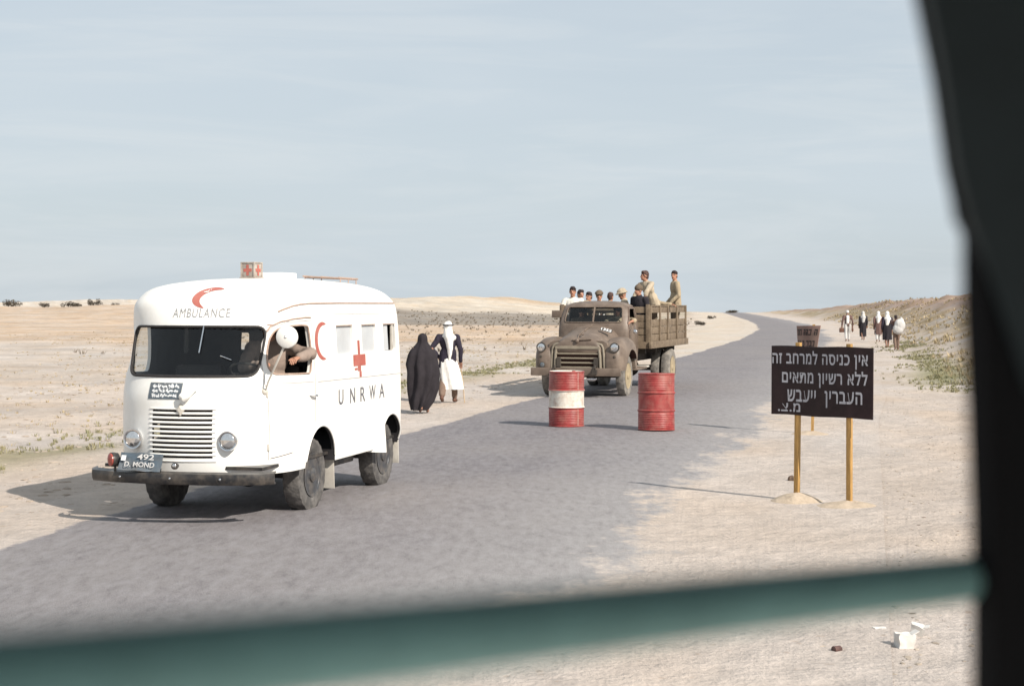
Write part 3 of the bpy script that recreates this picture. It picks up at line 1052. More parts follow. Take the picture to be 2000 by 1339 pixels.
# seams
vdecal('door_seam', 'seam_soft', [(strip2d(dense([(-.985, .60), (-.985, 1.32), (-.965, 1.52), (-.92, 1.68), (-.87, 1.78), (-.80, 1.85), (-.66, 1.89), (-.2, 1.9), (-.17, 1.4), (-.17, .9)], .05), .007), 'right')])
vdecals('belt_moulding', 'seam_soft', [(strip2d(dense([(-.96, 1.315), (-.2, 1.30)], .05), .006), 'right'), (strip2d(dense([(-.1, 1.292), (2.5, 1.268)], .05), .008), 'right')])
vdecals('panel_seam', 'seam_soft', [(strip2d(dense([(.36, 1.955), (2.42, 1.955)], .06), .004), 'right'), (strip2d(dense([(.36, 1.955), (.36, 1.5)], .06), .004), 'right'), (strip2d(dense([(.985, 1.5), (.985, 1.95)], .06), .003), 'right'), (strip2d(dense([(1.74, 1.5), (1.74, 1.95)], .06), .003), 'right')])
vdecal('sill_seam', 'seam', [(strip2d(dense([(-.97, .615), (-.82, .635), (-.70, .65)], .04), .008), 'right')])
# arch lips
for yc, hw, top in ((0.0, .41, .85), (2.125, .385, .825)):
    for ax in ('right', 'left'):
        mb = MB()
        VD.line(mb, [(a, max(b_, .475)) for a, b_ in arch(yc, hw + .004, top + .004, .2)][3:-3], ax, .010, .001)
        mb.build('wheel_arch_lip', 'van', AMB)
# flared fairing ahead of the rear wheel
mb = MB()
sec = [[(.80, 1.55, .445), (.893, 1.59, .44), (.955, 1.755, .425), (.80, 1.755, .425)], [(.80, 1.57, .56), (.895, 1.61, .56), (.945, 1.765, .56), (.80, 1.765, .56)], [(.80, 1.58, .72), (.893, 1.64, .72), (.92, 1.80, .72), (.80, 1.80, .72)], [(.80, 1.64, .86), (.888, 1.70, .88), (.892, 1.86, .84), (.80, 1.86, .84)]]
mb.loft(sec); mb.build('rear_mudguard', 'van', AMB, 50)
mb = MB(); mb.loft([[(-x, y, z) for x, y, z in s_] for s_ in sec]); mb.build('rear_mudguard', 'van', AMB, 50)
# lettering and emblems
vdecals('painted_letter', 'greyletter', [(fit_text(ch, a, b_ + .0, a + w_, b_ + .155, .01), 'right') for ch, a, b_, w_ in (('U', .46, 1.028, .135), ('N', .79, 1.026, .15), ('R', 1.10, 1.022, .15), ('W', 1.38, 1.024, .20), ('A', 1.70, 1.026, .17))])
vdecal('front_lettering', 'paleletter', [(fit_text('AMBULANCE', -.20, 1.93, .37, 2.015, .001, track=1.15), 'front')])
def crescent(cu, cv, ru, rv, thick, a0, a1, n=26):
    V, F = [], []
    for k in range(n + 1):
        a = R(a0 + (a1 - a0) * k / n)
        t_ = thick * max(0.0, math.sin(math.pi * k / n)) ** .6 + .002
        V += [(cu + ru * math.cos(a), cv + rv * math.sin(a)), (cu + (ru - t_) * math.cos(a), cv + (rv - t_ * rv / ru) * math.sin(a))]
    for k in range(n):
        F.append((2 * k, 2 * k + 1, 2 * k + 3, 2 * k + 2))
    return V, F
vdecal('side_crescent', 'redpaint', [(crescent(.08, 1.69, .215, .19, .075, 62, 288), 'right')])
vdecal('front_crescent', 'redpaint', [(crescent(.13, 2.115, .17, .10, .085, 55, 262), 'front')])
vdecal('side_cross', 'redpaint', [(grid2d(.915, 1.405, 1.285, 1.525, 4, 3), 'right'), (grid2d(1.06, 1.527, 1.125, 1.675, 2, 3), 'right'), (grid2d(1.04, 1.35, 1.135, 1.403, 2, 2), 'right'), (grid2d(.945, 1.362, 1.03, 1.385, 2, 1), 'right'), (grid2d(1.085, 1.285, 1.15, 1.348, 2, 2), 'right')])
# blue notice panel with three lines of pale script, horn beside it
nb = vdecal('notice_panel', 'plateblue', [(grid2d(-.325, 1.178, .025, 1.325, 8, 4), 'front')], off=.006)
def script(u0, u1, v, h, n, seed):
    rnd = random.Random(seed)
    out = []
    u = u0
    while u < u1 - .01:
        w_ = min(rnd.uniform(.03, .075), u1 - u)
        P = [(u + w_ * q / 8, v + h * (.25 * math.sin(q * rnd.uniform(1.2, 1.8)) + (.55 if rnd.random() < .22 else 0))) for q in range(9)]
        out.append((strip2d(P, h * .42), 'front'))
        if rnd.random() < .5:
            out.append((grid2d(u + w_ * .4, v + h * .75, u + w_ * .55, v + h * .95, 1, 1), 'front'))
        u += w_ + rnd.uniform(.008, .016)
    return out
vdecal('notice_script', 'whitepaint', script(-.285, -.005, 1.286, .036, 6, 3) + script(-.285, -.15, 1.245, .036, 4, 5) + script(-.13, -.01, 1.245, .036, 4, 6) + script(-.285, -.02, 1.2, .032, 4, 8), nb, off=.009)
mb = MB()
P0 = VD.hit(.07, 1.20, 'front', .03)
mb.tube([P0 + Vector((-.02, .0, .0)), P0 + Vector((.02, -.03, -.02)), P0 + Vector((.06, -.03, .0)), P0 + Vector((.10, -.0, .05)), P0 + Vector((.13, .03, .075))], [.035, .03, .018, .012, .01], 12)
mb.build('horn', 'van', AMB)
e = VD.hit(.035, 1.085, 'front', 0)
mb = MB()
dia = [(0, .058), (.042, 0), (0, -.058), (-.042, 0)]
mb.loft([[e + Vector((a, 0, b_)) for a, b_ in dia], [e + Vector((a, -.018, b_)) for a, b_ in dia], [e + Vector((a * .5, -.03, b_ * .5)) for a, b_ in dia]])
mb.build('grille_badge', 'lampbox', AMB, 20)
# raised bars between the grille slots
mb = MB()
for z in [GY[0] - .028] + [z + .0285 for z in GY]:
    Q = [VD.hit(u, z, 'front', .001) for u in np.linspace(-.29 - .0, .36, 12)]
    mb.tube(Q, .0085, 8, flat=1.0)
mb.build('grille_bars', 'van', AMB)
for xs in (-.48, .48):
    p = VD.hit(xs, .80, 'front', 0)
    headlamp(AMB, p.x, p.y - .012, .80, .083, 'chrome', .07)
# bumper: curved channel
bp_ = [(-.935, -1.22), (-.85, -1.36), (-.6, -1.455), (-.3, -1.50), (0, -1.515), (.3, -1.50), (.6, -1.455), (.83, -1.36), (.925, -1.24)]
mb = MB()
rings = []
for i, (x, y) in enumerate(bp_):
    rings.append([(x + a * x, y + b_, z - .022) for a, b_, z in ((0, -.03, .535), (0, -.04, .50), (0, -.035, .455), (0, -.02, .435), (-.015, .045, .435), (-.015, .045, .445), (-.01, 0, .455), (-.01, 0, .525), (-.015, .05, .54), (-.015, .05, .548))])
mb.loft(rings); mb.build('bumper', 'black', AMB, 40)
for x, y in ((-.5, -1.49), (0.02, -1.525), (.5, -1.49), (-.75, -1.4)):
    MB().ell((x, y - .025, .47), (.012, .01, .012), nu=8, nv=6).build('bumper_bolt', 'chrome', AMB)
# bent registration plate standing on the bumper
pl = part_empty('number_plate', AMB, (-.30, -1.50, .61))
pl.rotation_euler = (R(-24), R(2), R(4))
rings = []
for k in range(9):
    u = -.205 + .41 * k / 8
    b_ = .012 * math.sin(k * 1.1)
    rings.append([(u, b_ - .003, -.085), (u, b_ + .01, .0), (u, b_, .085), (u, b_ + .004, .085), (u, b_ + .014, 0), (u, b_ + .001, -.085)])
MB().loft(rings).build('plate_sheet', 'plateblue', pl, 40)
mb = MB()
for txt, a, b_, c_, d in (('492', -.03, .015, .135, .07), ('D. MOND', -.14, -.055, .15, -.008)):
    V, F = fit_text(txt, a, b_, c_, d, .015)
    mb.add([(u, -.012 - .008, v) for u, v in V], F)
mb.build('plate_letters', 'palecloth', pl, None)
mb = MB()
V, F = grid2d(-.185, .0, -.14, .05, 1, 1)
mb.add([(u, -.016, v) for u, v in V], F); mb.build('plate_badge', 'whitepaint', pl, None)
MB().box((-.30, -1.475, .545), (.40, .012, .05), rot=(R(-15), R(5), 0), bev=.004).build('plate_bracket', 'chrome', AMB)
fl = part_empty('fog_lamp', AMB, (-.60, -1.46, .62))
fl.rotation_euler = (0, 0, R(-38))
MB().lathe([(.06, .03), (.045, .06), (0, .068), (-.02, .066)], 24, 'y').build('lamp_shell', 'black', fl)
MB().lathe([(-.018, .06), (-.03, .058), (-.042, .03), (-.044, .004)], 24, 'y').build('lens', 'redlamp', fl)
MB().tube([(0, .02, -.05), (0, .02, -.105)], .012, 8).build('lamp_foot', 'black', fl)
ml = part_empty('marker_lamp', AMB, (.03, -1.46, .575))
MB().lathe([(.04, .02), (0, .032), (-.02, .03)], 18, 'y').build('lamp_shell', 'black', ml)
MB().ell((0, -.02, .004), (.022, .012, .02), nu=12, nv=8).build('lens', 'lens', ml)
# side mirror on its long arm
mr = part_empty('side_mirror', AMB, (0, 0, 0))
p0 = Vector((.74, -1.02, 1.27)); p1 = Vector((.99, -1.115, 1.755))
MB().tube([p0 - Vector((.03, -.02, .03)), p0, p0 + Vector((.03, -.03, .06)), p1 - Vector((.02, 0, .07))], [.009, .008, .009, .011], 8).build('mirror_arm', 'lampbox', mr)
mb = MB()
mb.lathe([(.015, .098), (.0, .104), (-.016, .098), (-.03, .07), (-.036, .03), (-.037, .004)], 36, 'y', T=Matrix.Translation(p1) @ Euler((0, 0, R(8))).to_matrix().to_4x4())
mb.build('mirror_disc', 'van', mr)
MB().ell(p1 + Vector((0, -.038, 0)), (.012, .008, .012), nu=10, nv=8).build('mirror_bolt', 'chrome', mr)
MB().ell(p0 - Vector((.03, -.02, .03)), (.03, .03, .035), nu=12, nv=8).build('mirror_bracket', 'lampbox', mr)
# door handle, hinges
dh = VD.hit(-.235, 1.165, 'right', .012)
MB().tube([dh + Vector((-.01, -.085, .012)), dh + Vector((.02, -.06, .01)), dh + Vector((.024, .02, .0)), dh + Vector((.012, .06, -.008))], [.010, .012, .012, .008], 8).build('door_handle', 'chrome', AMB)
for z in (.72, 1.22):
    mb = MB()
    q = VD.hit(-.99, z, 'right', .004)
    mb.tube([q - Vector((0, 0, .03)), q + Vector((0, 0, .03))], .012, 8)
    mb.build('door_hinge', 'lampbox', AMB)
# wipers
for a, b_ in (((.14, 1.855), (.13, 1.60)), ):
    mb = MB(); VD.line(mb, dense([a, b_], .03), 'front', .006, .012); mb.build('wiper', 'chrome', AMB)
mb = MB(); VD.line(mb, dense([(.33, 1.575), (.43, 1.535)], .03), 'front', .005, .010); mb.build('wiper', 'chrome', AMB)
# roof fittings
lb = part_empty('roof_lamp_box', AMB, (.03, .25, 2.302))
lb.rotation_euler = (0, 0, R(-8))
mb = MB()
mb.box((0, 0, .02), (.18, .18, .02), bev=.004); mb.box((0, 0, .10), (.15, .15, .14), bev=.006); mb.box((0, 0, .177), (.166, .166, .012), bev=.004)
for sx_ in (-1, 1):
    for sy_ in (-1, 1):
        mb.box((sx_ * .074, sy_ * .074, .10), (.014, .014, .144))
mb.build('lamp_housing', 'lampdirty', lb)
for s_ in ('f', 'r', 'l'):
    mb = MB()
    for (a, b_, c_, d) in ((-.015, .045, .015, .155), (-.048, .084, -.0152, .116), (.0152, .084, .048, .116)):
        V, F = grid2d(a, b_, c_, d, 1, 1)
        mb.add([((u, -.0785, v) if s_ == 'f' else ((.0785, u, v) if s_ == 'r' else (-.0785, u, v))) for u, v in V], F)
    mb.build('lamp_cross', 'redpaint', lb, None)
MB().box((.04, .92, 2.355), (.25, .40, .07), bev=.012).build('roof_vent', 'van', AMB)
mb = MB()
for y in (1.75, 2.0, 2.25):
    mb.tube([(0, y, 2.28), (0, y, 2.365), (.42, y, 2.345), (.42, y, 2.22)], .010, 8)
for x in (0, .21, .42):
    mb.tube([(x, 1.70, 2.368 - .045 * x), (x, 2.3, 2.362 - .045 * x)], .010, 8)
mb.box((.21, 2.0, 2.345), (.42, .5, .014), rot=(0, R(2.5), 0))
mb.build('roof_hatch_frame', 'rust', AMB)
# mud flaps
for x in (.74, -.74):
    MB().box((x, .47, .345), (.19, .014, .35), rot=(R(4), 0, 0), bev=.004).build('mudflap', 'flap', AMB)
    MB().box((x, 2.555, .36), (.17, .014, .27), rot=(R(3), 0, 0), bev=.004).build('mudflap', 'flap', AMB)
# underbody and axles
mb = MB()
mb.box((-.42, .6, .46), (.09, 3.5, .11)); mb.box((.42, .6, .46), (.09, 3.5, .11))
mb.tube([(-.7, 0, .36), (.7, 0, .36)], .045, 10); mb.tube([(-.7, 2.13, .36), (.7, 2.13, .36)], .05, 10)
mb.ell((.1, 2.13, .36), (.16, .18, .15)); mb.ell((.1, 0, .36), (.13, .15, .14))
mb.tube([(.1, .1, .38), (.1, 2.0, .38)], .035, 8)
mb.box((.55, 1.15, .43), (.28, .6, .16), bev=.03); mb.box((0, .6, .545), (1.6, 3.7, .03))
mb.build('underbody', 'black', AMB)
for x, y, sd in ((.70, 0, 1), (-.785, 0, -1), (.70, 2.13, 1), (-.70, 2.13, -1)):
    add_wheel(AMB, x, y, .362, .37, .19, sd, 'tyre', 'rim', .008, .56, dish=.10)
# cabin
mb = MB()
mb.box((.42, -.28, .98), (.55, .5, .14), bev=.04); mb.box((.42, -.03, 1.2), (.52, .13, .5), rot=(R(-8), 0, 0), bev=.05)
mb.build('seat', 'seat', AMB)
mb = MB()
mb.box((-.42, -.28, .98), (.55, .5, .14), bev=.04); mb.box((-.42, -.03, 1.2), (.52, .13, .5), rot=(R(-8), 0, 0), bev=.05)
mb.build('seat', 'seat', AMB)
MB().box((0, -.98, 1.28), (1.25, .22, .12), bev=.04).build('dashboard', 'lampbox', AMB)
sw = part_empty('steering_wheel', AMB, (.44, -.72, 1.40))
sw.rotation_euler = (R(-32), 0, 0)
mb = MB()
ring = [(.19 * math.cos(2 * math.pi * k / 32), .19 * math.sin(2 * math.pi * k / 32), 0) for k in range(33)]
mb.tube(ring, .012, 8); mb.tube([(-.18, 0, -.01), (.18, 0, -.01)], .009, 6); mb.tube([(0, 0, -.01), (0, -.02, -.35)], .018, 8)
mb.build('wheel_ring', 'black', sw)
bk = MB().box((0, .55, 1.45), (1.64, .03, 1.3)).build('bulkhead', 'van_in', AMB, None)
boolean(bk, [cutter(prism(rrect(-.25, 1.50, -.13, 1.76, .02), 'y', .3, .8), 1)])

# ------------------------------------------------------------------ army truck
TC, TYAW = (1.69, 34.48), 17.3
TRK = thing('army_truck', 'dusty olive army truck with wooden stake bed full of soldiers, coming round the oil drums', 'truck', (TC[0], TC[1], 0.012), -R(TYAW))
# hood: arch sections, front to cowl
def archsec(y, w, zt, zb, e=2.6, n=24, tilt=0.0):
    P = []
    for k in range(n + 1):
        a = math.pi * k / n
        cx, sz = math.cos(a), math.sin(a)
        P.append((w * math.copysign(abs(cx) ** (2 / e), cx), y - tilt * sz, zb + (zt - zb) * abs(sz) ** (2 / e)))
    return P
hood = [(-.88, .42, 1.19, 1.10), (-.875, .50, 1.235, 1.05), (-.85, .535, 1.285, 1.0), (-.78, .555, 1.335, .95), (-.62, .57, 1.385, .95), (-.35, .585, 1.44, .95), (0, .615, 1.495, .95), (.3, .65, 1.545, .95), (.5, .68, 1.585, .95), (.62, .69, 1.60, .95)]
MB().loft([archsec(*h) for h in hood]).build('hood', 'olive', TRK, 50)
mb = MB()
mb.tube([(0, .6, 1.607), (0, .2, 1.538), (0, -.3, 1.462), (0, -.7, 1.386), (0, -.86, 1.29)], [.012, .014, .016, .018, .012], 8)
mb.build('hood_ridge', 'olive', TRK)
mb = MB()
mb.ell((0, -.90, 1.25), (.045, .03, .05)); mb.cap((.03, -.88, 1.27), .022, (.30, -.86, 1.285), .02, 10); mb.cap((-.02, -.88, 1.27), .022, (-.10, -.875, 1.265), .02, 10)
mb.tube([(.10, -.76, 1.38), (.11, -.79, 1.43), (.10, -.82, 1.38)], .018, 8)
mb.build('nose_emblem', 'olive', TRK)
# front panel and grille
mb = MB()
mb.loft([[(-.74, y, .56), (.74, y, .56), (.72, y, 1.0), (.64, y, 1.21), (.55, y, 1.25), (-.55, y, 1.25), (-.64, y, 1.21), (-.72, y, 1.0)] for y in (-.80, -.5)])
mb.build('grille_panel', 'olive', TRK, 30)
g = part_empty('grille', TRK, (0, 0, 0))
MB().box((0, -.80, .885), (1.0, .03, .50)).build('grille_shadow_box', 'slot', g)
mb = MB()
fr = [(-.60, .60), (-.585, .95), (-.565, 1.10), (-.53, 1.165), (-.45, 1.185), (.45, 1.185), (.53, 1.165), (.565, 1.10), (.585, .95), (.60, .60)]
mb.tube([(x, -.83, z) for x, z in fr], .028, 8); mb.tube([(x * .86, -.85, .60 + (z - .60) * .90) for x, z in fr], .034, 8)
mb.build('grille_frame', 'olive_light', g)
mb = MB()
for z in (.665, .765, .865, .965):
    mb.loft([[(x, -.845 + abs(x) * .02, z - .022), (x, -.885 + abs(x) * .03, z - .006), (x, -.885 + abs(x) * .03, z + .010), (x, -.845 + abs(x) * .02, z + .022), (x, -.82, z)] for x in np.linspace(-.46, .46, 7)])
mb.loft([[(x, -.85 + abs(x) * .02, 1.055), (x, -.90 + abs(x) * .03, 1.075), (x, -.90 + abs(x) * .03, 1.125), (x, -.85 + abs(x) * .02, 1.145), (x, -.82, 1.1)] for x in np.linspace(-.50, .50, 7)])
mb.build('grille_bars', 'olive_light', g, 40)
# fenders
def superell(c, r, ex, nu=48, nv=36):
    V, F = [], []
    f = lambda v, e: math.copysign(abs(v) ** (2 / e), v)
    for i in range(nv + 1):
        th = -math.pi / 2 + math.pi * i / nv
        for j in range(nu):
            ph = 2 * math.pi * j / nu
            ct = abs(math.cos(th)) ** (2 / ex[1])
            V.append((c[0] + r[0] * ct * f(math.cos(ph), ex[0]), c[1] + r[1] * ct * f(math.sin(ph), ex[0]), c[2] + r[2] * f(math.sin(th), ex[1])))
    for i in range(nv):
        for j in range(nu):
            k = (j + 1) % nu
            F.append((i * nu + j, i * nu + k, (i + 1) * nu + k, (i + 1) * nu + j))
    mb_ = MB(); mb_.add(V, F)
    return mb_
def tcut(mb):
    return link('cut', mb.mesh('cut'), ['olive', 'slot'], None, None)
for sg in (1, -1):
    mb = superell((sg * .76, -.02, .78), (.285, .86, .545), (3.4, 2.7))
    f = mb.build('fender', ['olive', 'slot'], TRK, None)
    c1 = MB(); c1.lathe([(sg * .60, .585), (sg * 1.3, .585)], 48, 'x', T=Matrix.Translation((0, .02, .46)))
    c1 = tcut(c1)
    c2 = tcut(MB().box((sg * .9, 0, .27), (1.2, 2.4, .66)))
    c3 = tcut(MB().box((sg * .86, .40, .45), (.52, 1.0, .76)))
    c4 = tcut(MB().box((sg * .955 - sg * .10, .0, .3), (.36, .95, .9)))
    for c in (c1, c4): c.data.polygons.foreach_set('material_index', [1] * len(c.data.polygons))
    boolean(f, [c1, c2, c3])
    bpy.data.objects.remove(c4)
    f.data.polygons.foreach_set('use_smooth', [True] * len(f.data.polygons))
    f.data.set_sharp_from_angle(angle=R(40))
    # rear skirt and running board
    MB().loft([[(sg * .62, .52, .62), (sg * 1.0, .52, .62), (sg * 1.0, .62, .62), (sg * .62, .62, .62)], [(sg * .62, .50, .95), (sg * .95, .50, .95), (sg * .95, .72, .95), (sg * .62, .72, .95)], [(sg * .62, .42, 1.15), (sg * .84, .42, 1.15), (sg * .84, .80, 1.15), (sg * .62, .80, 1.15)]]).build('fender_skirt', 'olive', TRK, 50)
    MB().box((sg * .88, 1.08, .585), (.28, 1.1, .05), bev=.015).build('running_board', 'olive', TRK)
    headlamp(TRK, sg * .83, -.80, 1.105, .098, 'olive_dark', .09)
    pk = part_empty('parking_light', TRK, (sg * .83, -.855, .90))
    MB().lathe([(.03, .03), (-.01, .034), (-.025, .026), (-.032, .004)], 16, 'y').build('lens', 'olive_dark', pk)
    MB().lathe([(.03, .04), (0, .042), (-.005, .034)], 16, 'y').build('lamp_ring', 'olive', pk)
fg = part_empty('fog_light', TRK, (-.78, -.93, .72))
MB().lathe([(.05, .05), (0, .062), (-.02, .058)], 20, 'y').build('lamp_ring', 'olive_dark', fg)
MB().ell((0, -.018, 0), (.052, .014, .052), nu=16, nv=10).build('lens', 'plateblue', fg)
# bumper channel with hooks
mb = MB()
mb.box((0, -1.03, .575), (2.03, .05, .17), bev=.012); mb.box((0, -.98, .655), (2.0, .1, .015)); mb.box((0, -.98, .495), (2.0, .1, .015))
mb.build('bumper', 'olive', TRK)
for x in (-.45, .45):
    mb = MB()
    mb.tube([(x, -1.06, .62), (x, -1.10, .66), (x, -1.08, .71), (x, -1.02, .70)], .018, 8)
    mb.box((x, -.95, .58), (.10, .4, .1))
    mb.build('tow_hook', 'olive_dark', TRK)
MB().ell((.33, -.9, .42), (.12, .05, .05)).build('tie_rod_guard', 'whitepaint' if False else 'chrome', TRK)
# number plate on the hood
npz = part_empty('number_plate', TRK, (.47, -.12, 1.475))
npz.rotation_euler = (R(-52), R(14), R(4))
MB().box((0, 0, 0), (.27, .012, .10), bev=.004).build('plate_sheet', 'olive_dark', npz)
mb = MB()
V, F = fit_text('1352', -.12, -.04, .12, .04, .02)
mb.add([(u, -.009, v) for u, v in V], F); mb.build('plate_digits', 'whitepaint', npz, None)
# cab
TL = [(.62, .80, .40, .55, 1.60, .08), (1.0, .82, .44, .58, 1.62, .08), (1.45, .83, .46, .62, 1.62, .10), (1.60, .825, .48, .68, 1.62, .12), (1.64, .82, .50, .70, 1.62, .14), (1.80, .80, .58, .78, 1.61, .16), (1.95, .77, .66, .88, 1.59, .2), (2.02, .73, .71, .95, 1.57, .25), (2.06, .67, .77, 1.0, 1.53, .28), (2.095, .57, .85, 1.06, 1.46, .28), (2.115, .43, .93, 1.10, 1.38, .2), (2.128, .26, 1.02, 1.15, 1.29, .1), (2.133, .05, 1.12, 1.18, 1.22, .02)]
tz = list(np.arange(.62, 1.96, .06)) + [1.98, 2.0, 2.02, 2.04, 2.06, 2.078, 2.095, 2.105, 2.115, 2.122, 2.128, 2.133]
TLS = interp_levels(TL, tz)
co = MB(); co.loft(sliced(TLS, 32, 20, 8, 2.8))
co_me = co.mesh('cab_outer')
TD = Decal(co_me)
cab = link('cab', co_me.copy(), ['olive', 'cab_in'], TRK, None)
def ccut(mb, mi=0):
    o = link('cut', mb.mesh('cut'), ['olive', 'cab_in'], None, None)
    o.data.polygons.foreach_set('material_index', [mi] * len(o.data.polygons))
    return o
ti = MB(); ti.loft(sliced(shrink([l for l in TLS if .68 < l[0] < 2.11 and l[1] > .3], .03), 32, 20, 8, 2.8))
TWS = round_poly([(-.68, 1.64), (.68, 1.64), (.635, 1.985), (-.635, 1.985)], .07, 5)
TDW = round_poly([(.66, 1.64), (1.34, 1.64), (1.34, 1.95), (.86, 1.95)], .05, 4)
cts = [ccut(ti, 1), ccut(prism(TWS, 'y', -.5, .98)), ccut(prism(TDW, 'x', .5, 1.3)), ccut(prism(TDW, 'x', -1.3, -.5)), ccut(prism(rrect(-.42, 1.66, .42, 1.95, .05), 'y', 1.4, 2))]
boolean(cab, cts)
cab.data.polygons.foreach_set('use_smooth', [True] * len(cab.data.polygons))
cab.data.set_sharp_from_angle(angle=R(35))
mb = MB(); TD.put(mb, fan2d(dense(TWS, .07, True), 5), 'front', -.008); mb.build('windshield', 'glass', TRK, None)
mb = MB(); P = [TD.hit(u, v, 'front', .004) for u, v in dense(TWS, .05, True)]; mb.tube(P + [P[0]], .014, 6); mb.build('windshield_frame', 'olive', TRK)
mb = MB(); TD.line(mb, dense([(0, 1.64), (0, 1.985)], .05), 'front', .022, .002); mb.build('windshield_divider', 'olive', TRK)
for ax in ('right', 'left'):
    mb = MB(); TD.put(mb, strip2d(dense([(.60, .64), (.60, 1.62), (.84, 1.985), (1.40, 1.985), (1.42, .64)], .06), .012), ax, .003); mb.build('door_seam', 'slot', TRK, None)
    h_ = TD.hit(1.28, 1.42, ax, .02)
    MB().tube([h_ - Vector((0, .07, 0)), h_ + Vector((0, .05, 0))], .012, 8).build('door_handle', 'chrome', TRK)
mb = MB()
mb.tube([(.82, .62, 1.45), (.95, .60, 1.50), (.96, .60, 1.56)], .01, 6); mb.ell((.965, .60, 1.43), (.05, .02, .05))
mb.build('side_mirror', 'chrome', TRK)
mb = MB()
mb.box((0, 1.15, 1.08), (1.4, .45, .16), bev=.04); mb.box((0, 1.42, 1.36), (1.4, .12, .5), bev=.04)
mb.build('seat', 'seat', TRK)
mb = MB()
ring = [(.40 + .2 * math.cos(2 * math.pi * k / 28), .80 + .2 * math.sin(2 * math.pi * k / 28) * .6, 1.56 + .2 * math.sin(2 * math.pi * k / 28) * .75) for k in range(29)]
mb.tube(ring, .012, 6); mb.tube([(.40, .80, 1.56), (.4, .6, 1.25)], .02, 6)
mb.build('steering_wheel', 'black', TRK)
# chassis
mb = MB()
mb.box((-.42, 2.4, .78), (.09, 6.6, .2)); mb.box((.42, 2.4, .78), (.09, 6.6, .2))
mb.tube([(-.8, 0, .46), (.8, 0, .46)], .05, 8); mb.tube([(-.8, 4.4, .47), (.8, 4.4, .47)], .07, 8); mb.ell((0, 4.4, .47), (.2, .25, .22))
mb.tube([(.0, .5, .62), (0, 4.3, .52)], .045, 8); mb.box((0, .3, .72), (.6, 1.0, .45), bev=.05)
mb.box((-.74, 2.4, .78), (.4, .8, .36), bev=.04); mb.box((0, 2.0, .95), (1.8, .1, .12)); mb.box((0, 3.2, .95), (1.8, .1, .12)); mb.box((0, 5.4, .95), (1.8, .1, .12))
mb.box((0, -.2, .58), (1.1, .9, .05))
mb.build('chassis', 'olive_dark', TRK)
st = MB(); st.box((.86, 1.85, .60), (.26, .30, .04), bev=.01); st.build('bed_step', 'flap', TRK)
for x, y, sd in ((.85, 0, 1), (-.85, 0, -1)):
    add_wheel(TRK, x, y, .455, .46, .20, sd, 'tyre_pale', 'rim_tan', .007, .60, dish=.03)
for x, y, sd in ((.96, 4.4, 1), (.70, 4.4, 1), (-.96, 4.4, -1), (-.70, 4.4, -1)):
    add_wheel(TRK, x, y, .475, .48, .22, sd, 'tyre_pale', 'rim_tan', .009, .58, dish=.09)
# stake bed
BY0, BY1, BX, BZ = 1.66, 6.05, 1.05, 1.16
bed = MB()
bed.box((0, (BY0 + BY1) / 2, BZ - .05), (2 * BX + .06, BY1 - BY0 + .1, .08), bev=.008)
bed.build('bed_floor', 'planks', TRK)
mb = MB()
for sg in (1, -1):
    mb.box((sg * (BX + .05), (BY0 + BY1) / 2, BZ - .06), (.06, BY1 - BY0 + .2, .16), bev=.01)
mb.box((0, BY0 - .03, BZ - .06), (2.1, .05, .16)); mb.build('bed_rail', 'planks', TRK)
for sg in (1, -1):
    sp = part_empty('side_panel', TRK, (sg * BX, 0, 0))
    mb = MB()
    for z, h_ in ((BZ + .09, .165), (BZ + .265, .165), (BZ + .44, .165)):
        mb.box((0, (BY0 + BY1) / 2, z + .01), (.028, BY1 - BY0, h_), bev=.006)
    mb.box((0, (BY0 + BY1) / 2, BZ + .765), (.03, BY1 - BY0, .15), bev=.006); mb.box((0, (BY0 + BY1) / 2, BZ + .855), (.07, BY1 - BY0, .03), bev=.006)
    mb.build('boards', 'planks', sp)
    for y in (BY0 + .03, 2.76, 3.713, 4.86, BY1 - .05):
        MB().box((sg * .034, y, BZ + .40), (.036, .10, .94), bev=.006).build('post', 'planks', sp)
hb = part_empty('headboard', TRK, (0, BY0, 0))
mb = MB()
for z in (BZ + .09, BZ + .25, BZ + .41, BZ + .57, BZ + .76):
    mb.box((0, 0, z), (2 * BX - .04, .03, .145), bev=.006)
mb.build('boards', 'planks', hb)
for x in (-BX + .02, -.35, .35, BX - .02):
    MB().box((x, -.03, BZ + .42), (.09, .035, .94), bev=.006).build('post', 'planks', hb)
tg = part_empty('tailgate', TRK, (0, BY1, 0))
mb = MB()
for z in (BZ + .09, BZ + .25, BZ + .41):
    mb.box((0, 0, z), (2 * BX - .06, .03, .145), bev=.006)
mb.build('boards', 'planks', tg)
for sg in (1, -1):
    MB().box((sg * .80, (BY0 + BY1) / 2, BZ + .40), (.38, BY1 - BY0 - .2, .04), bev=.008).build('bench', 'planks', TRK)
MB().box((-BX - .10, BY0 - .02, BZ + .66), (.26, .10, .17), bev=.01).build('tool_box', 'olive', TRK)
def t2w(x, y, z=0.0):
    c, s = math.cos(R(TYAW)), math.sin(R(TYAW))
    return Vector((TC[0] + c * x + s * y, TC[1] - s * x + c * y, z + 0.012))
def v2w(x, y, z=0.0):
    c, s = math.cos(R(VYAW)), math.sin(R(VYAW))
    return Vector((VC[0] + c * x + s * y, VC[1] - s * x + c * y, z + 0.012))

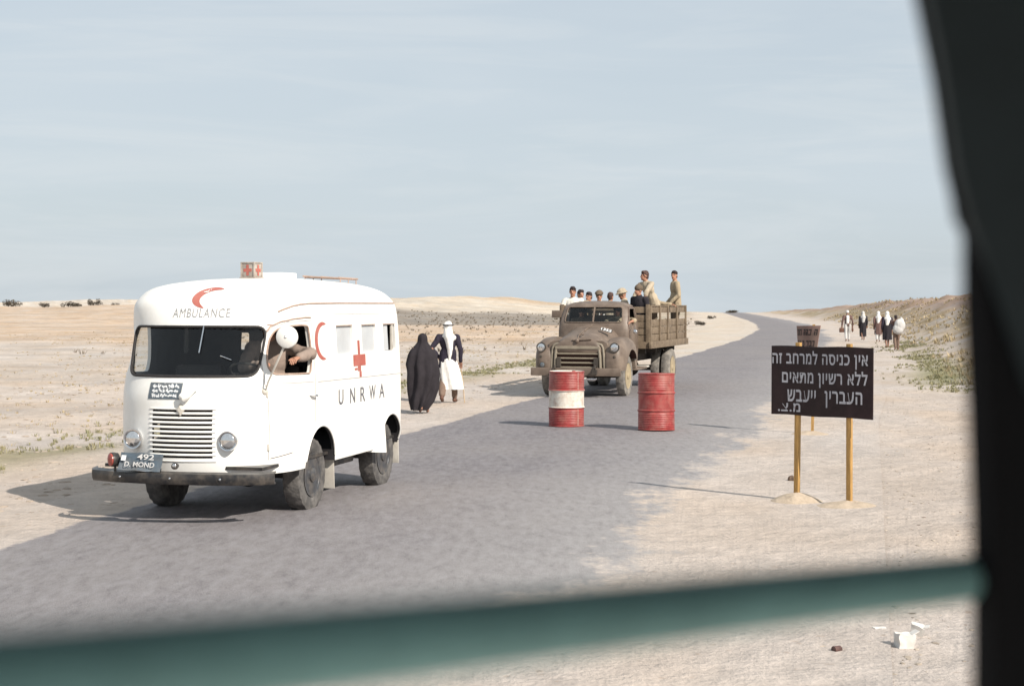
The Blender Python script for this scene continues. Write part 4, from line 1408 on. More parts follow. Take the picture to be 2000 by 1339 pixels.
# ------------------------------------------------------------------ oil drums
def drum(label, x, y, bands, tilt, rz):
    d = thing('oil_drum', label, 'oil drum', (x, y, 0.03), rz, 'oil drums on the road')
    d.rotation_euler = (tilt[0], tilt[1], rz)
    h, r = .92, .292
    prof = [(0.0, r - .012), (.006, r + .006), (.018, r + .008), (.024, r)]
    for k in range(8):
        z0 = .05 + k * .028
        prof += [(z0, r - .001), (z0 + .009, r + .0045), (z0 + .018, r - .001)]
    prof += [(.30, r), (.309, r + .014), (.318, r + .016), (.327, r + .014), (.336, r)]
    prof += [(.45, r), (.585, r), (.594, r + .014), (.603, r + .016), (.612, r + .014), (.621, r)]
    for k in range(8):
        z0 = .655 + k * .028
        prof += [(z0, r - .001), (z0 + .009, r + .0045), (z0 + .018, r - .001)]
    prof += [(.895, r), (.902, r + .008), (.914, r + .006), (.92, r - .008), (.905, r - .02), (.903, .01)]
    mats = []
    for i in range(len(prof) - 1):
        z = .5 * (prof[i][0] + prof[i + 1][0])
        mats.append(bands(z, prof[i][1]))
    mb = MB(); mb.lathe(prof, 64, mats=mats, rmod=lambda i, j: .006 * noise.noise(Vector((math.cos(j * .098) * 2, math.sin(j * .098) * 2, prof[i][0] * 3 + x))))
    mb.build('shell', ['barrelred', 'barrelwhite'], d, 50)
    MB().tube([(r * math.cos(-1.3), r * math.sin(-1.3), z) for z in (.03, .9)], .004, 6, 0).build('seam_weld', 'barrelwhite' if bands(.45, 1) else 'barrelred', d)
    MB().lathe([(.904, .03), (.916, .03), (.918, .004)], 16, T=Matrix.Translation((.17, .08, 0))).build('bung', 'barrelred', d)
drum('oil drum painted red with a white middle band and white top', .91, 25.60, lambda z, r_: 1 if (.322 < z < .60 or (z > .9 and r_ < .286)) else 0, (0, 0), .4)
drum('all red oil drum, leaning slightly, on the road nearest the sign', 2.33, 24.78, lambda z, r_: 0, (R(1.0), R(1.9)), 1.9)

# ------------------------------------------------------------------ signs
sg_c, sg_phi = Vector((3.17, 15.73, 0)), 42
SB = thing('road_sign', 'dark brown warning board with pale Hebrew lettering on two wooden posts', 'sign', sg_c, -R(sg_phi))
bw, zb, zt = .59, .905, 1.622
# the left end hangs a little higher than the right
V = []
rings = []
for k in range(13):
    u = -bw + 2 * bw * k / 12
    b_ = .012 * math.sin(k * .55)
    dz = .004 * math.sin(k * .9)
    rings.append([(u, b_ - .010, zb + dz), (u, b_ - .010, zt + dz), (u, b_ + .006, zt + dz), (u, b_ + .006, zb + dz)])
MB().loft(rings).build('board', 'board', SB, 30)
LINES = [('אין כניסה למרחב זה', -.578, 1.398, .54, 1.575), ('ללא רשיון מתאים', -.464, 1.20, .535, 1.38), ('העברין  ייעבש', -.40, 1.0, .48, 1.172), ('מ.צ.', -.51, .94, -.245, 1.03)]
for txt, u0, v0, u1, v1 in LINES:
    mb = MB()
    V, F = fit_text(txt[::-1], u0, v0, u1, v1, .021, track=1.12)
    for Fw in words(V, F, .03):
        mb = MB()
        mb.add([(u, -.0135 + .012 * math.sin((u + bw) / (2 * bw) * 12 * .55), v) for u, v in V], Fw)
        bm = bmesh.new(); me_ = mb.mesh(); bm.from_mesh(me_)
        bmesh.ops.delete(bm, geom=[v for v in bm.verts if not v.link_faces], context='VERTS'); bm.to_mesh(me_); bm.free()
        link('painted_word', me_, 'signletter', SB, None)
for x, top, tl in ((-.30, 1.66, .0), (.30, 1.655, .006)):
    mb = MB(); mb.box((x + tl, .038, top / 2 - .1), (.052, .046, top + .2), rot=(0, R(.5 if x < 0 else -.3), 0), bev=.004)
    mb.build('post', 'wood', SB)
for z in (zb + .02, zt - .03):
    mb = MB()
    mb.tube([(bw - .02, .0, z), (bw + .02, -.004, z + .012), (bw + .032, -.002, z), (bw + .02, 0, z - .012), (bw - .01, 0, z - .006)], .0022, 5)
    mb.build('wire_loop', 'chrome', SB)
for x in (-.30, .30):
    for z in (zb + .08, zt - .07):
        MB().ell((x, -.014, z), (.007, .004, .007), nu=8, nv=6).build('nail', 'rusttin', SB)

c2, ph2 = Vector((4.66, 24.31, 0)), 62
S2 = thing('road_sign', 'smaller curled reddish sign with dark lettering on a wooden post behind the dark board', 'sign', c2, -R(ph2))
rings = []
hw = .27
def curl(u, v): return .035 * (u / hw) ** 2 + .05 * (v - 1.4) * 1.2 + .05 * math.sin(u * 5 + v * 3)
for k in range(11):
    u = -hw + 2 * hw * k / 10
    zs = [1.12, 1.2, 1.3, 1.4, 1.5, 1.6, 1.72]
    rings.append([(u, curl(u, z) - .004, z + .02 * u) for z in zs] + [(u, curl(u, z) + .004, z + .02 * u) for z in reversed(zs)])
MB().loft(rings).build('board', 'board2', S2, 60)
rnd = random.Random(4)
for v0 in (1.57, 1.39, 1.19):                      # unreadable brushed block letters, three rows
    mb = MB()
    u = -.22
    while u < .20:
        w_ = rnd.uniform(.035, .055)
        for (a0, b0, a1, b1) in ((u, v0 + .075, u + w_, v0 + .095), (u + w_ - .016, v0, u + w_, v0 + .08), (u, v0, u + (w_ * .8 if rnd.random() < .6 else .016), v0 + (.018 if rnd.random() < .6 else .06))):
            V, F = grid2d(a0, b0, a1, b1, 1, 1)
            mb.add([(p, curl(p, q) - .010, q + .02 * p) for p, q in V], F)
        u += w_ + rnd.choice((.012, .014, .05))
    mb.build('text_line', 'darkletter', S2, None)
mb = MB(); mb.tube([(.10, .045, -.1), (.09, .07, .7), (.06, .10, 1.74)], .030, 4); mb.build('post', 'wood', S2, 20)
def mound(x, y, r, h, label, rx=1.0, rz=0.0):
    V, F = [], []
    n, m_ = 40, 16
    for i in range(m_ + 1):
        q = i / m_
        for j in range(n):
            a = 2 * math.pi * j / n
            rr_ = r * q * (1 + .16 * noise.noise(Vector((math.cos(a) * 1.5 + x, math.sin(a) * 1.5, y))))
            X, Y = rr_ * math.cos(a) * rx, rr_ * math.sin(a)
            z = h * (1 - q * q) ** 1.3 + .018 * noise.noise(Vector((X * 9 + x, Y * 9, 1))) * (1 - q) - .012 * q
            V.append((X, Y, z))
    for i in range(m_):
        for j in range(n):
            k = (j + 1) % n
            F.append((i * n + j, (i + 1) * n + j, (i + 1) * n + k, i * n + k))
    mb = MB(); mb.add(V, F)
    o = mb.build('sand_mound', 'mound', None, 60, (x, y, H(x, y) + .002), rz)
    tag(o, label, 'sand mound', 'sand heaped round the sign posts')
pL = Matrix.Rotation(-R(sg_phi), 3, 'Z') @ Vector((-.30, .03, 0)) + sg_c
pR = Matrix.Rotation(-R(sg_phi), 3, 'Z') @ Vector((.30, .03, 0)) + sg_c
mound(pL.x - .01, pL.y - .02, .30, .10, 'sand mound heaped round the left post of the dark brown board', 1.05)
mound(pR.x, pR.y - .02, .34, .06, 'low sand mound heaped round the right post of the dark brown board', 1.1)
pp = Matrix.Rotation(-R(ph2), 3, 'Z') @ Vector((.10, .045, 0)) + c2
mound(pp.x - .05, pp.y, .32, .06, 'sand mound heaped round the post of the smaller curled sign', 1.2)

# ------------------------------------------------------------------ near vehicle's window frame
WF = thing('vehicle_window_frame', 'dark out of focus window frame of the vehicle we look out of', 'window frame', (.13, .43, 2.0))
def wfp(px, py, d): return Vector((px * d / 3000 - .13, d - .43, CAM_H - py * d / 3000 - 2.0))
edge = [(762, -760), (797, -598), (827, -455), (854, -275), (875, -160), (890, -150), (891, 5), (902, 205), (911, 420), (915, 600), (917, 900)]
D0, D1 = .42, .50
ring_f = [wfp(a, b_, D0) for a, b_ in edge] + [wfp(1900, 900, D0), wfp(1900, -760, D0)]
ring_b = [wfp(a_ + 14, b2, D1) for a_, b2 in edge] + [wfp(1900, 900, D1), wfp(1900, -760, D1)]
mb = MB()
def inset(p, k): return Vector((p.x + k, p.y, p.z))
mb.loft([[inset(p, .004) for p in ring_f], [p + Vector((0, .006, 0)) for p in ring_f], ring_b])
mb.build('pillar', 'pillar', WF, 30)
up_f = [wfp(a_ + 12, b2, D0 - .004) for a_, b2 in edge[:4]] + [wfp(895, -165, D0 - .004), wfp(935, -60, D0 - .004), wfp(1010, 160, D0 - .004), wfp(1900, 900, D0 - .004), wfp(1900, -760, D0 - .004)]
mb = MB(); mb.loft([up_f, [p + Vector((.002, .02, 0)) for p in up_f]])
mb.build('upper_frame', 'tealveil', WF, 30)
a, b_ = wfp(935, 531, .44), wfp(-1000, 745, .215)
d = (b_ - a)
pts = [a + d * q for q in (-.02, 0, .25, .5, .75, 1.0, 1.22)]
mb = MB(); mb.tube(pts, [.0064, .0064, .0066, .0069, .0073, .0077, .008], 16, 0, flat=1.0)
mb.build('crossbar', 'teal', WF, 60)
MB().box((.10, -.25, .30), (1.3, 1.30, .05), bev=.01).build('unseen_roof_shade', 'pillar', WF)  # slab added out of view overhead to keep sun off the pillar and bar
MB().box((.56, -.30, -.02), (.05, 1.1, .72), bev=.01).build('unseen_door_shade', 'pillar', WF)  # slab added out of view at the right to help shade the frame

# ------------------------------------------------------------------ people
def rotz(a): return Matrix.Rotation(a, 3, 'Z')

def hand(mb, w, el, s, grip=.5, spread=1.0, scale=1.0):
    """palm, four unequal fingers and a thumb at wrist w, pointing away from the elbow; s = side (+1 / -1)"""
    w, el = Vector(w), Vector(el)
    d = (w - el).normalized()
    side = d.cross(Vector((0, 0, 1)))
    side = side.normalized() if side.length > .1 else Vector((1, 0, 0))
    nrm = side.cross(d).normalized()
    k = scale
    mb.ell(w + d * .045 * k, (.036 * k, .018 * k, .05 * k), Matrix((side, nrm, d)).transposed(), 12, 8)
    for i, L in enumerate((.062, .072, .068, .052)):
        b_ = w + d * .085 * k + side * (.027 - .018 * i) * k * spread
        m1 = b_ + (d * math.cos(grip * .8) - nrm * math.sin(grip * .8)) * L * .55 * k
        m2 = m1 + (d * math.cos(grip * 2.0) - nrm * math.sin(grip * 2.0)) * L * .5 * k
        mb.cap(b_ - d * .02 * k, .0095 * k, m1, .0085 * k, 8)
        mb.cap(m1, .0085 * k, m2, .007 * k, 8)
    t0 = w + d * .03 * k + side * s * .03 * k
    t1 = t0 + (d * .7 + side * s * .7).normalized() * .035 * k - nrm * .008 * k
    t2 = t1 + (d * .95 + side * s * .2).normalized() * .03 * k - nrm * .008 * k
    mb.cap(t0, .012 * k, t1, .010 * k, 8); mb.cap(t1, .010 * k, t2, .008 * k, 8)

def person(label, pos, yaw, Hs=1.72, seat=None, lean=0.0, tilt=0.0, hyaw=0.0, hpitch=0.0, arms=None, legs=None,
           top=('khaki', 'short'), trousers='drab', hair='hair', hat=None, skin='skin', group=None, voxel=.014, cat='person', hem=0.0, fine=False, twist=0.0, extra=None, shoes=None):
    """figure in its own frame: feet at the origin, facing -Y, 1.72 m tall before scaling"""
    k = Hs / 1.72
    pz = .93 if seat is None else seat / k + .10
    pel = Vector((0, 0, pz))
    Rm = Matrix.Rotation(tilt, 3, 'Y') @ Matrix.Rotation(lean, 3, 'X') @ rotz(twist)
    up = lambda v: pel + Rm @ Vector(v)
    chest, neck = up((0, 0, .30)), up((0, .01, .50))
    Rh = rotz(hyaw) @ Matrix.Rotation(lean * .35 + hpitch, 3, 'X')
    hc = neck + Rm @ Vector((0, -.015, .04)) + Rh @ Vector((0, -.02, .10))
    sh = {s: up((s * .185, .005, .44)) for s in (-1, 1)}
    ar = {}
    for s in (-1, 1):
        if arms and s in arms:
            ar[s] = (Vector(arms[s][0]), Vector(arms[s][1]))
        else:
            e_ = sh[s] + Vector((s * .05, .03, -.28)); ar[s] = (e_, e_ + Vector((s * .0, -.06, -.25)))
    lg = {}
    for s in (-1, 1):
        hp = pel + Vector((s * .09, 0, -.03))
        if legs and s in legs:
            lg[s] = (hp, Vector(legs[s][0]), Vector(legs[s][1]), Vector(legs[s][2]))
        elif seat is None:
            lg[s] = (hp, Vector((s * .10, -.02, .50)), Vector((s * .105, .02, .085)), Vector((s * .12, -.13, .035)))
        else:
            lg[s] = (hp, Vector((s * .13, -.40, pz - .03)), Vector((s * .12, -.36, max(.085, pz - .45))), Vector((s * .13, -.50, max(.04, pz - .50))))
    b = MB()
    RmH = Rh
    q = .93
    b.ell(hc + RmH @ Vector((0, .012, .025)) * q, (.074 * q, .094 * q, .102 * q), RmH)
    b.ell(hc + RmH @ Vector((0, -.022, -.04)) * q, (.058 * q, .068 * q, .082 * q), RmH)
    b.cap(hc + RmH @ Vector((0, -.084, .012)) * q, .008, hc + RmH @ Vector((0, -.104, -.024)) * q, .013, 8)
    b.cap(hc + RmH @ Vector((-.022, -.074, -.058)) * q, .010, hc + RmH @ Vector((.022, -.074, -.058)) * q, .010, 8)
    b.ell(hc + RmH @ Vector((0, -.068, -.098)) * q, (.024, .018, .018), RmH)
    b.cap(hc + RmH @ Vector((-.045, -.078, .022)) * q, .010, hc + RmH @ Vector((.045, -.078, .022)) * q, .010, 8)
    for s in (-1, 1):
        b.ell(hc + RmH @ Vector((s * .078, .008, -.006)) * q, (.012, .02, .032), RmH, 10, 8)
    b.cap(neck + Rm @ Vector((0, .0, -.06)), .062, hc + RmH @ Vector((0, .015, -.06)), .052)
    b.ell(up((0, 0, .33)), (.155, .10, .19), Rm); b.ell(up((0, 0, .12)), (.135, .095, .16), Rm); b.ell(pel, (.15, .105, .12), Rm)
    b.cap(sh[-1], .05, sh[1], .05)
    for s in (-1, 1):
        e_, w_ = ar[s]
        b.cap(sh[s], .052, e_, .040); b.cap(e_, .042, w_, .027)
        hp, kn, an, to = lg[s]
        b.cap(hp, .085, kn, .056); b.cap(kn, .056, kn.lerp(an, .35), .054); b.cap(kn.lerp(an, .35), .054, an, .036)
        b.cap(an + Vector((0, .03, -.04)), .034, to, .028)
    me = blob(b, voxel, 2)
    # features coloured on the one continuous skin
    inv = RmH.inverted()
    for p in me.polygons:
        l = inv @ (Vector(p.center) - hc) / q
        if l.y < -.045:
            if abs(abs(l.x) - .031) < .012 and abs(l.z - .002) < .006: p.material_index = 1
            elif abs(abs(l.x) - .034) < .018 and abs(l.z - .026) < .0045: p.material_index = 3
            elif abs(l.x) < .026 and abs(l.z + .058) < .008: p.material_index = 2
    hm = MB()
    for s in (-1, 1):
        hand(hm, ar[s][1], ar[s][0], s)
    hmesh = hm.mesh()
    bm = bmesh.new(); bm.from_mesh(me); bm.from_mesh(hmesh); bm.to_mesh(me); bm.free()
    o = link('person', me, [skin, 'eye', 'lip', hair if hair else 'hair'], None, 60, pos, yaw)
    o.scale = (k, k, k)
    tag(o, label, cat, group)
    # clothes
    mat, kind = top
    t = MB()
    if kind:
        t.ell(up((0, 0, .33)), (.178, .122, .205), Rm); t.ell(up((0, 0, .12)), (.165, .122, .19), Rm)
        t.cap(sh[-1], .066, sh[1], .066); t.cap(up((0, .01, .44)), .085, up((0, .008, .50)), .066)
        t.ell(pel + Vector((0, 0, .0)), (.172, .128, .12 + hem), Rm)
        if hem > 0:
            t.cap(up((-.06, 0, .1)), .12, up((-.07, 0, -.10 - hem)), .125); t.cap(up((.06, 0, .1)), .12, up((.07, 0, -.10 - hem)), .125)
        for s in (-1, 1):
            e_, w_ = ar[s]
            if kind == 'short':
                t.cap(sh[s], .067, sh[s].lerp(e_, .72), .066)
            elif kind == 'rolled':
                t.cap(sh[s], .068, e_, .060); t.cap(e_, .062, e_.lerp(w_, .25), .060)
            else:
                t.cap(sh[s], .068, e_, .058); t.cap(e_, .058, e_.lerp(w_, .93), .044)
        tm = blob(t, voxel, 2, .016, 9, random.uniform(0, 50))
        link('jacket' if kind == 'long' else 'shirt', tm, mat, o, 60)
    if trousers:
        t = MB()
        t.ell(pel, (.165, .12, .13), Rm)
        for s in (-1, 1):
            hp, kn, an, to = lg[s]
            t.cap(hp, .098, kn, .075); t.cap(kn, .075, kn.lerp(an, .9), .062)
        link('trousers', blob(t, voxel, 2, .014, 9, random.uniform(0, 50)), trousers, o, 60)
    if shoes:
        t = MB()
        for s in (-1, 1):
            hp, kn, an, to = lg[s]
            t.cap(an + Vector((0, .035, -.045)), .042, to, .036); t.cap(an, .045, an + Vector((0, 0, -.03)), .045)
        link('shoes', blob(t, voxel, 1), shoes, o, 60)
    if hair and not hat:
        t = MB()
        t.ell(hc + RmH @ Vector((0, .020, .045)) * q, (.084 * q, .100 * q, .098 * q), RmH)
        t.ell(hc + RmH @ Vector((0, .055, -.01)) * q, (.074 * q, .060 * q, .075 * q), RmH)
        t.ell(hc + RmH @ Vector((.01, -.035, .095)) * q, (.065 * q, .055 * q, .042 * q), RmH)
        link('hair', blob(t, voxel, 1, .012, 30, random.uniform(0, 50), 1.0), hair, o, 60)
    if hat:
        hk, hmt = hat
        t = MB()
        P = lambda x, y, z: hc + RmH @ Vector((x, y, z)) * q
        if hk == 'cap':                     # flat field cap
            t.ell(P(0, .005, .085), (.105, .118, .055), RmH); t.cap(P(0, .0, .05), .088, P(0, 0, .08), .09); t.ell(P(0, -.10, .055), (.07, .055, .012), RmH)
        elif hk == 'pith':                  # round brimmed sun hat
            t.ell(P(0, .0, .075), (.105, .12, .095), RmH); t.ell(P(0, -.01, .045), (.145, .165, .022), RmH)
        elif hk == 'peaked':                # knitted cap with a point
            t.ell(P(0, .01, .06), (.092, .108, .085), RmH); t.cap(P(0, .01, .11), .055, P(.0, .03, .19), .012)
        elif hk == 'skull':
            t.ell(P(0, .01, .045), (.090, .108, .092), RmH)
        elif hk == 'scarf':                 # cloth over head, shoulders and back
            t.ell(P(0, .014, .03), (.098, .116, .120), RmH)
            t.cap(P(0, .04, -.05), .095, up((0, .06, .40)), .13); t.cap(up((0, .06, .40)), .13, up((.03, .10, .16)), .085)
            t.cap(up((-.1, .02, .42)), .085, up((.1, .02, .42)), .085)
        link('headscarf' if hk == 'scarf' else 'hat', blob(t, voxel, 2, .010, 10, random.uniform(0, 50)), hmt, o, 60)
    if extra:
        extra(o, up, Rm, sh, ar, lg, hc, RmH)
    return o

def tp(x, y, z): return t2w(x, y, z)
TY = -R(TYAW)
BF = BZ - .01
SOL = 'soldiers riding in the truck bed'
# seated on the benches along both sides
person('bareheaded soldier in a white shirt at the left front corner of the truck bed', tp(-.88, 2.02, BF), TY + R(14), 1.76, seat=.44, lean=.05, hyaw=R(-4), top=('tee', 'short'), arms={-1: ((-.27, -.10, .72), (-.02, -.26, .74)), 1: ((.27, -.08, .72), (.16, -.32, .66))}, group=SOL)
person('dark haired soldier whose head shows just right of the white shirted one', tp(-.82, 2.5, BF), TY + R(30), 1.70, seat=.40, hyaw=R(10), top=('khaki2', 'long'), group=SOL)
person('dark haired soldier with only the top of his head above the cab roof', tp(-.70, 2.9, BF), TY + R(-25), 1.68, seat=.36, top=('khaki2', 'short'), group=SOL)
person('soldier in a brown flat cap above the middle of the cab roof', tp(-.60, 3.5, BF), TY + R(10), 1.72, seat=.36, hat=('cap', 'drab'), top=('whitecloth', 'short'), group=SOL)
person('low sitting soldier whose crown barely shows above the cab roof', tp(-.20, 3.0, BF), TY + R(170), 1.62, seat=.38, hair='hair_br', top=('khaki', 'short'), group=SOL)
person('soldier in a pale brimmed sun hat above the right end of the cab roof', tp(.28, 2.45, BF), TY + R(-70), 1.72, seat=.40, hat=('pith', 'khaki'), top=('khaki', 'short'), hpitch=.25, group=SOL)
person('soldier in a dark jacket and pointed drab cap behind the cab corner', tp(.72, 2.10, BF), TY + R(-28), 1.76, seat=.47, hyaw=R(-12), hat=('peaked', 'drab'), top=('darkcloth', 'long'), group=SOL)
# standing, bent forward with a hand on the side rail
person('standing soldier in a light khaki shirt bending forward over the truck side rail', tp(.78, 3.25, BF), TY + R(-38), 1.78, lean=.36, tilt=-.04, hyaw=R(-22), hpitch=-.18, hair='hair_br', top=('khaki', 'rolled'), trousers='drab', hem=.06,
       arms={1: ((.30, -.40, 1.16), (.30, -.50, .90)), -1: ((-.26, -.30, 1.05), (-.16, -.46, .92))}, group=SOL)
person('soldier mostly hidden behind the bending one, arm along the side rail', tp(.50, 4.0, BF), TY + R(120), 1.66, seat=.56, lean=.10, hair='hair_br', top=('khaki2', 'long'),
       arms={-1: ((-.30, -.26, .96), (-.40, -.50, .93)), 1: ((.20, -.16, .84), (.02, -.26, .86))}, legs={-1: ((-.12, -.16, .40), (-.12, .0, .09), (-.12, -.12, .04)), 1: ((.12, -.16, .40), (.12, .0, .09), (.12, -.12, .04))}, group=SOL)
person('soldier in a khaki jacket standing at the rear corner of the truck bed', tp(.86, 5.78, BF), TY + R(-62), 1.80, lean=.04, hyaw=R(48), top=('khaki2', 'long'), trousers='drab', hem=.08,
       arms={-1: ((-.24, .04, 1.08), (-.20, -.16, .90)), 1: ((.26, .0, 1.08), (.22, -.2, .90))}, group=SOL)
for lab, x, y, r_, top in (('soldier sitting low behind the slot in the first bay of the truck side', .22, 2.35, 95, ('palecloth', 'long')), ('soldier sitting low behind the slot in the second bay of the truck side', .25, 3.3, 60, ('khaki', 'long')), ('soldier sitting low behind the rearmost slot of the truck side', .20, 5.1, 95, ('drab', 'long'))):
    person(lab, tp(x, y, BF), TY + R(r_), 1.62, seat=.02, lean=.35, top=top, hat=('skull', 'drab'), group=SOL, arms={-1: ((-.25, -.16, .36), (-.14, -.34, .44)), 1: ((.25, -.16, .36), (.14, -.34, .44))}, legs={-1: ((-.16, -.32, .42), (-.14, -.42, .09), (-.15, -.55, .04)), 1: ((.16, -.32, .42), (.14, -.42, .09), (.15, -.55, .04))})
# in the cab
person('truck driver behind the windscreen with an elbow on the door sill', tp(.42, 1.12, .72), TY, 1.72, seat=.44, lean=-.05, hat=('skull', 'darkcloth'), top=('khaki2', 'rolled'),
       arms={1: ((.44, -.14, .96), (.40, -.38, .93)), -1: ((-.2, -.26, .9), (-.06, -.42, .92))}, group='men in the truck cab')
person('passenger sitting in the dark half of the truck cab', tp(-.42, 1.12, .72), TY + R(12), 1.70, seat=.42, hat=('skull', 'darkcloth'), top=('drab', 'long'), group='men in the truck cab')

# ambulance driver: turned, upper arm along the sill, elbow out, hand hanging
VY_ = -R(VYAW)
o = v2w(.36, -.50, .0)
def drv(e, w): return (Vector(e), Vector(w))
person('ambulance driver in a brown shirt resting his arm on the open door window', v2w(.43, -.21, .58), VY_ + R(25), 1.70, seat=.50, lean=.02, hyaw=R(-22), skin='skin', hair='hair', top=('shirtbrown', 'long'), voxel=.010,
       arms={1: ((.385, -.285, .995), (.255, -.53, .965)), -1: ((-.26, -.24, .86), (-.12, -.42, .90))}, trousers='drab')


# ---- woman in the black abaya and man in the white headcloth, walking away
def robe(rings, folds, amp, n=72, seed=0.0, thick=0.0):
    """rings: (z, cx, cy, rx, ry)"""
    V = []
    Z = [r_[0] for r_ in rings]
    zs = np.linspace(Z[0], Z[-1], 46)
    A = np.array(rings)
    out = []
    for z in zs:
        cx, cy, rx, ry = [float(np.interp(z, A[:, 0], A[:, i])) for i in range(1, 5)]
        f = amp * (1 - (z - Z[0]) / (Z[-1] - Z[0])) ** .7
        P = []
        for j in range(n):
            a = 2 * math.pi * j / n
            w_ = 1 + f * (math.sin(folds * a + 2.2 * math.sin(z * 2.1 + seed)) * .6 + .8 * noise.noise(Vector((math.cos(a) * 2.2, math.sin(a) * 2.2, z * .9 + seed))) + .30 * noise.noise(Vector((math.cos(a) * 6, math.sin(a) * 6, z * 2.4 + seed))))
            P.append((cx + rx * w_ * math.cos(a), cy + ry * w_ * math.sin(a), z))
        out.append(P)
    mb = MB(); mb.loft(out)
    return mb
wp = (-1.67, 28.87)
g1 = 'couple walking beside the road'
w = person('person in a long black veil and robe walking beside the road, seen from behind', (wp[0], wp[1], H(*wp) + .01), R(190), 1.50, top=(None, None), trousers=None, hair=None, skin='skin_dark', group=g1, lean=.08, arms={-1: ((-.11, -.14, 1.10), (-.04, -.20, 1.06)), 1: ((.11, -.14, 1.10), (.04, -.20, 1.06))},
           legs={-1: ((-.10, -.10, .50), (-.10, -.04, .09), (-.11, -.18, .03)), 1: ((.08, .04, .48), (.07, .22, .16), (.08, .10, .05))})
mb = robe([(.07, .09, .03, .165, .21), (.25, .04, .01, .235, .25), (.5, -.01, .0, .29, .25), (.85, -.02, -.01, .325, .245), (1.05, .015, -.03, .335, .22), (1.25, -.0, -.05, .312, .205), (1.36, .0, -.07, .262, .18), (1.44, .0, -.085, .185, .155), (1.52, .0, -.095, .112, .135), (1.60, 0, -.10, .108, .13), (1.66, 0, -.10, .098, .118), (1.70, 0, -.10, .072, .085), (1.722, 0, -.10, .02, .02)], 8, .26, seed=2.0)
link('veil_and_robe', mb.mesh(), 'abaya', w, 60)
mp_ = (-1.33, 31.87)
def man_extra(o, up, Rm, sh, ar, lg, hc, Rh):
    mb = robe([(.28, -.05, -.02, .275, .20), (.5, -.04, -.01, .245, .19), (.75, -.02, 0, .205, .165), (.90, 0, 0, .175, .135), (.98, 0, 0, .15, .11)], 8, .16, seed=5)
    link('white_robe', mb.mesh(), 'whitecloth', o, 60)
    t = MB()
    t.ell(hc + Vector((0, .012, .03)), (.096, .112, .112)); t.cap(hc + Vector((0, .03, -.02)), .090, up((-.02, .06, .44)), .105)
    t.cap(up((-.03, .085, .42)), .095, up((-.07, .115, .20)), .066); t.cap(up((-.07, .115, .20)), .066, up((-.05, .125, -.04)), .018)
    t.cap(up((-.13, .03, .43)), .072, up((.05, .03, .45)), .075)
    link('headcloth', blob(t, .012, 2, .012, 11, 3), 'whitecloth', o, 60)
    ring = [hc + Rh @ Vector((.104 * math.cos(a), .012 + .121 * math.sin(a), .052)) for a in [2 * math.pi * q / 32 for q in range(33)]]
    MB().tube(ring, .013, 8).build('head_cord', 'darkcloth', o)
mn = person('person in a white headcloth, dark jacket and white robe walking with a stick', (mp_[0], mp_[1], H(*mp_) + .01), R(172), 1.70, top=('navy', 'long'), trousers='brownleg', hair=None, skin='skin_dark', group=g1, hem=.05, voxel=.012,
            arms={1: ((.33, .10, 1.14), (.22, -.05, .95)), -1: ((-.27, .04, 1.13), (-.27, -.02, .86))},
            legs={-1: ((-.10, -.14, .52), (-.11, -.16, .09), (-.12, -.30, .03)), 1: ((.09, .05, .50), (.09, .22, .15), (.10, .10, .05))}, extra=man_extra, shoes='leather')
def local(o, v):
    return Matrix.Translation(o.location) @ o.rotation_euler.to_matrix().to_4x4() @ Matrix.Diagonal((*o.scale, 1)) @ Vector(v)
h_ = local(mn, (-.27, -.045, .79))
f_ = Vector((h_.x + .07, h_.y + .12, H(h_.x + .07, h_.y + .12)))
mb = MB(); mb.tube([h_ + Vector((-.01, -.0, .05)) - f_, Vector((0, 0, 0)) + (h_ - f_) * .5 + Vector((.006, 0, 0)), Vector((0, 0, 0))], .011, 8)
tag(mb.build('walking_stick', 'stick', None, 40, f_), 'thin walking stick in the hand of the robed walker', 'walking stick')

# ---- five people walking away along the right verge
g2 = 'people walking away along the right verge'
FAR = [(18.65, 85.4, 1.75), (20.25, 88.6, 1.68), (20.15, 84.5, 1.70), (18.1, 74.1, 1.76), (17.7, 70.7, 1.66)]
def gpos(i): return (FAR[i][0], FAR[i][1], H(FAR[i][0], FAR[i][1]) + .02)
stride = {-1: ((-.10, -.14, .52), (-.10, -.14, .09), (-.11, -.28, .03)), 1: ((.10, .05, .50), (.10, .20, .13), (.11, .08, .04))}
def skirt(z0, z1, r0, r1, name, mat, seed):
    def f(o, up, Rm, sh, ar, lg, hc, Rh):
        mb = robe([(z0, 0, .02, r0, r0 * .85), ((z0 + z1) / 2, 0, 0, (r0 + r1) / 2, (r0 + r1) * .42), (z1, 0, 0, r1, r1 * .75)], 7, .12, seed=seed)
        link(name, mb.mesh(), mat, o, 60)
    return f
p1 = person('leftmost far walker, white cap and white back, carrying a brown bag', gpos(0), R(178), FAR[0][2], hat=('skull', 'whitecloth'), top=('brownrobe', 'long'), trousers='palecloth', skin='skin_dark', legs=stride, group=g2,
            arms={1: ((.27, .05, 1.12), (.30, .0, .86)), -1: ((-.27, .05, 1.12), (-.28, .0, .86))},
            extra=lambda o, up, Rm, sh, ar, lg, hc, Rh: link('back_cloth', blob(MB().cap(up((0, .05, .40)), .10, up((0, .06, .10)), .095), .014, 2, .01), 'whitecloth', o, 60))
p2 = person('far walker in a black dress and pale headscarf, second from the left', gpos(1), R(182), FAR[1][2], hat=('scarf', 'palecloth'), top=('darkcloth', 'long'), trousers=None, skin='skin_dark', legs=stride, group=g2, extra=skirt(.22, 1.15, .19, .20, 'long_dress', 'darkcloth', 3))
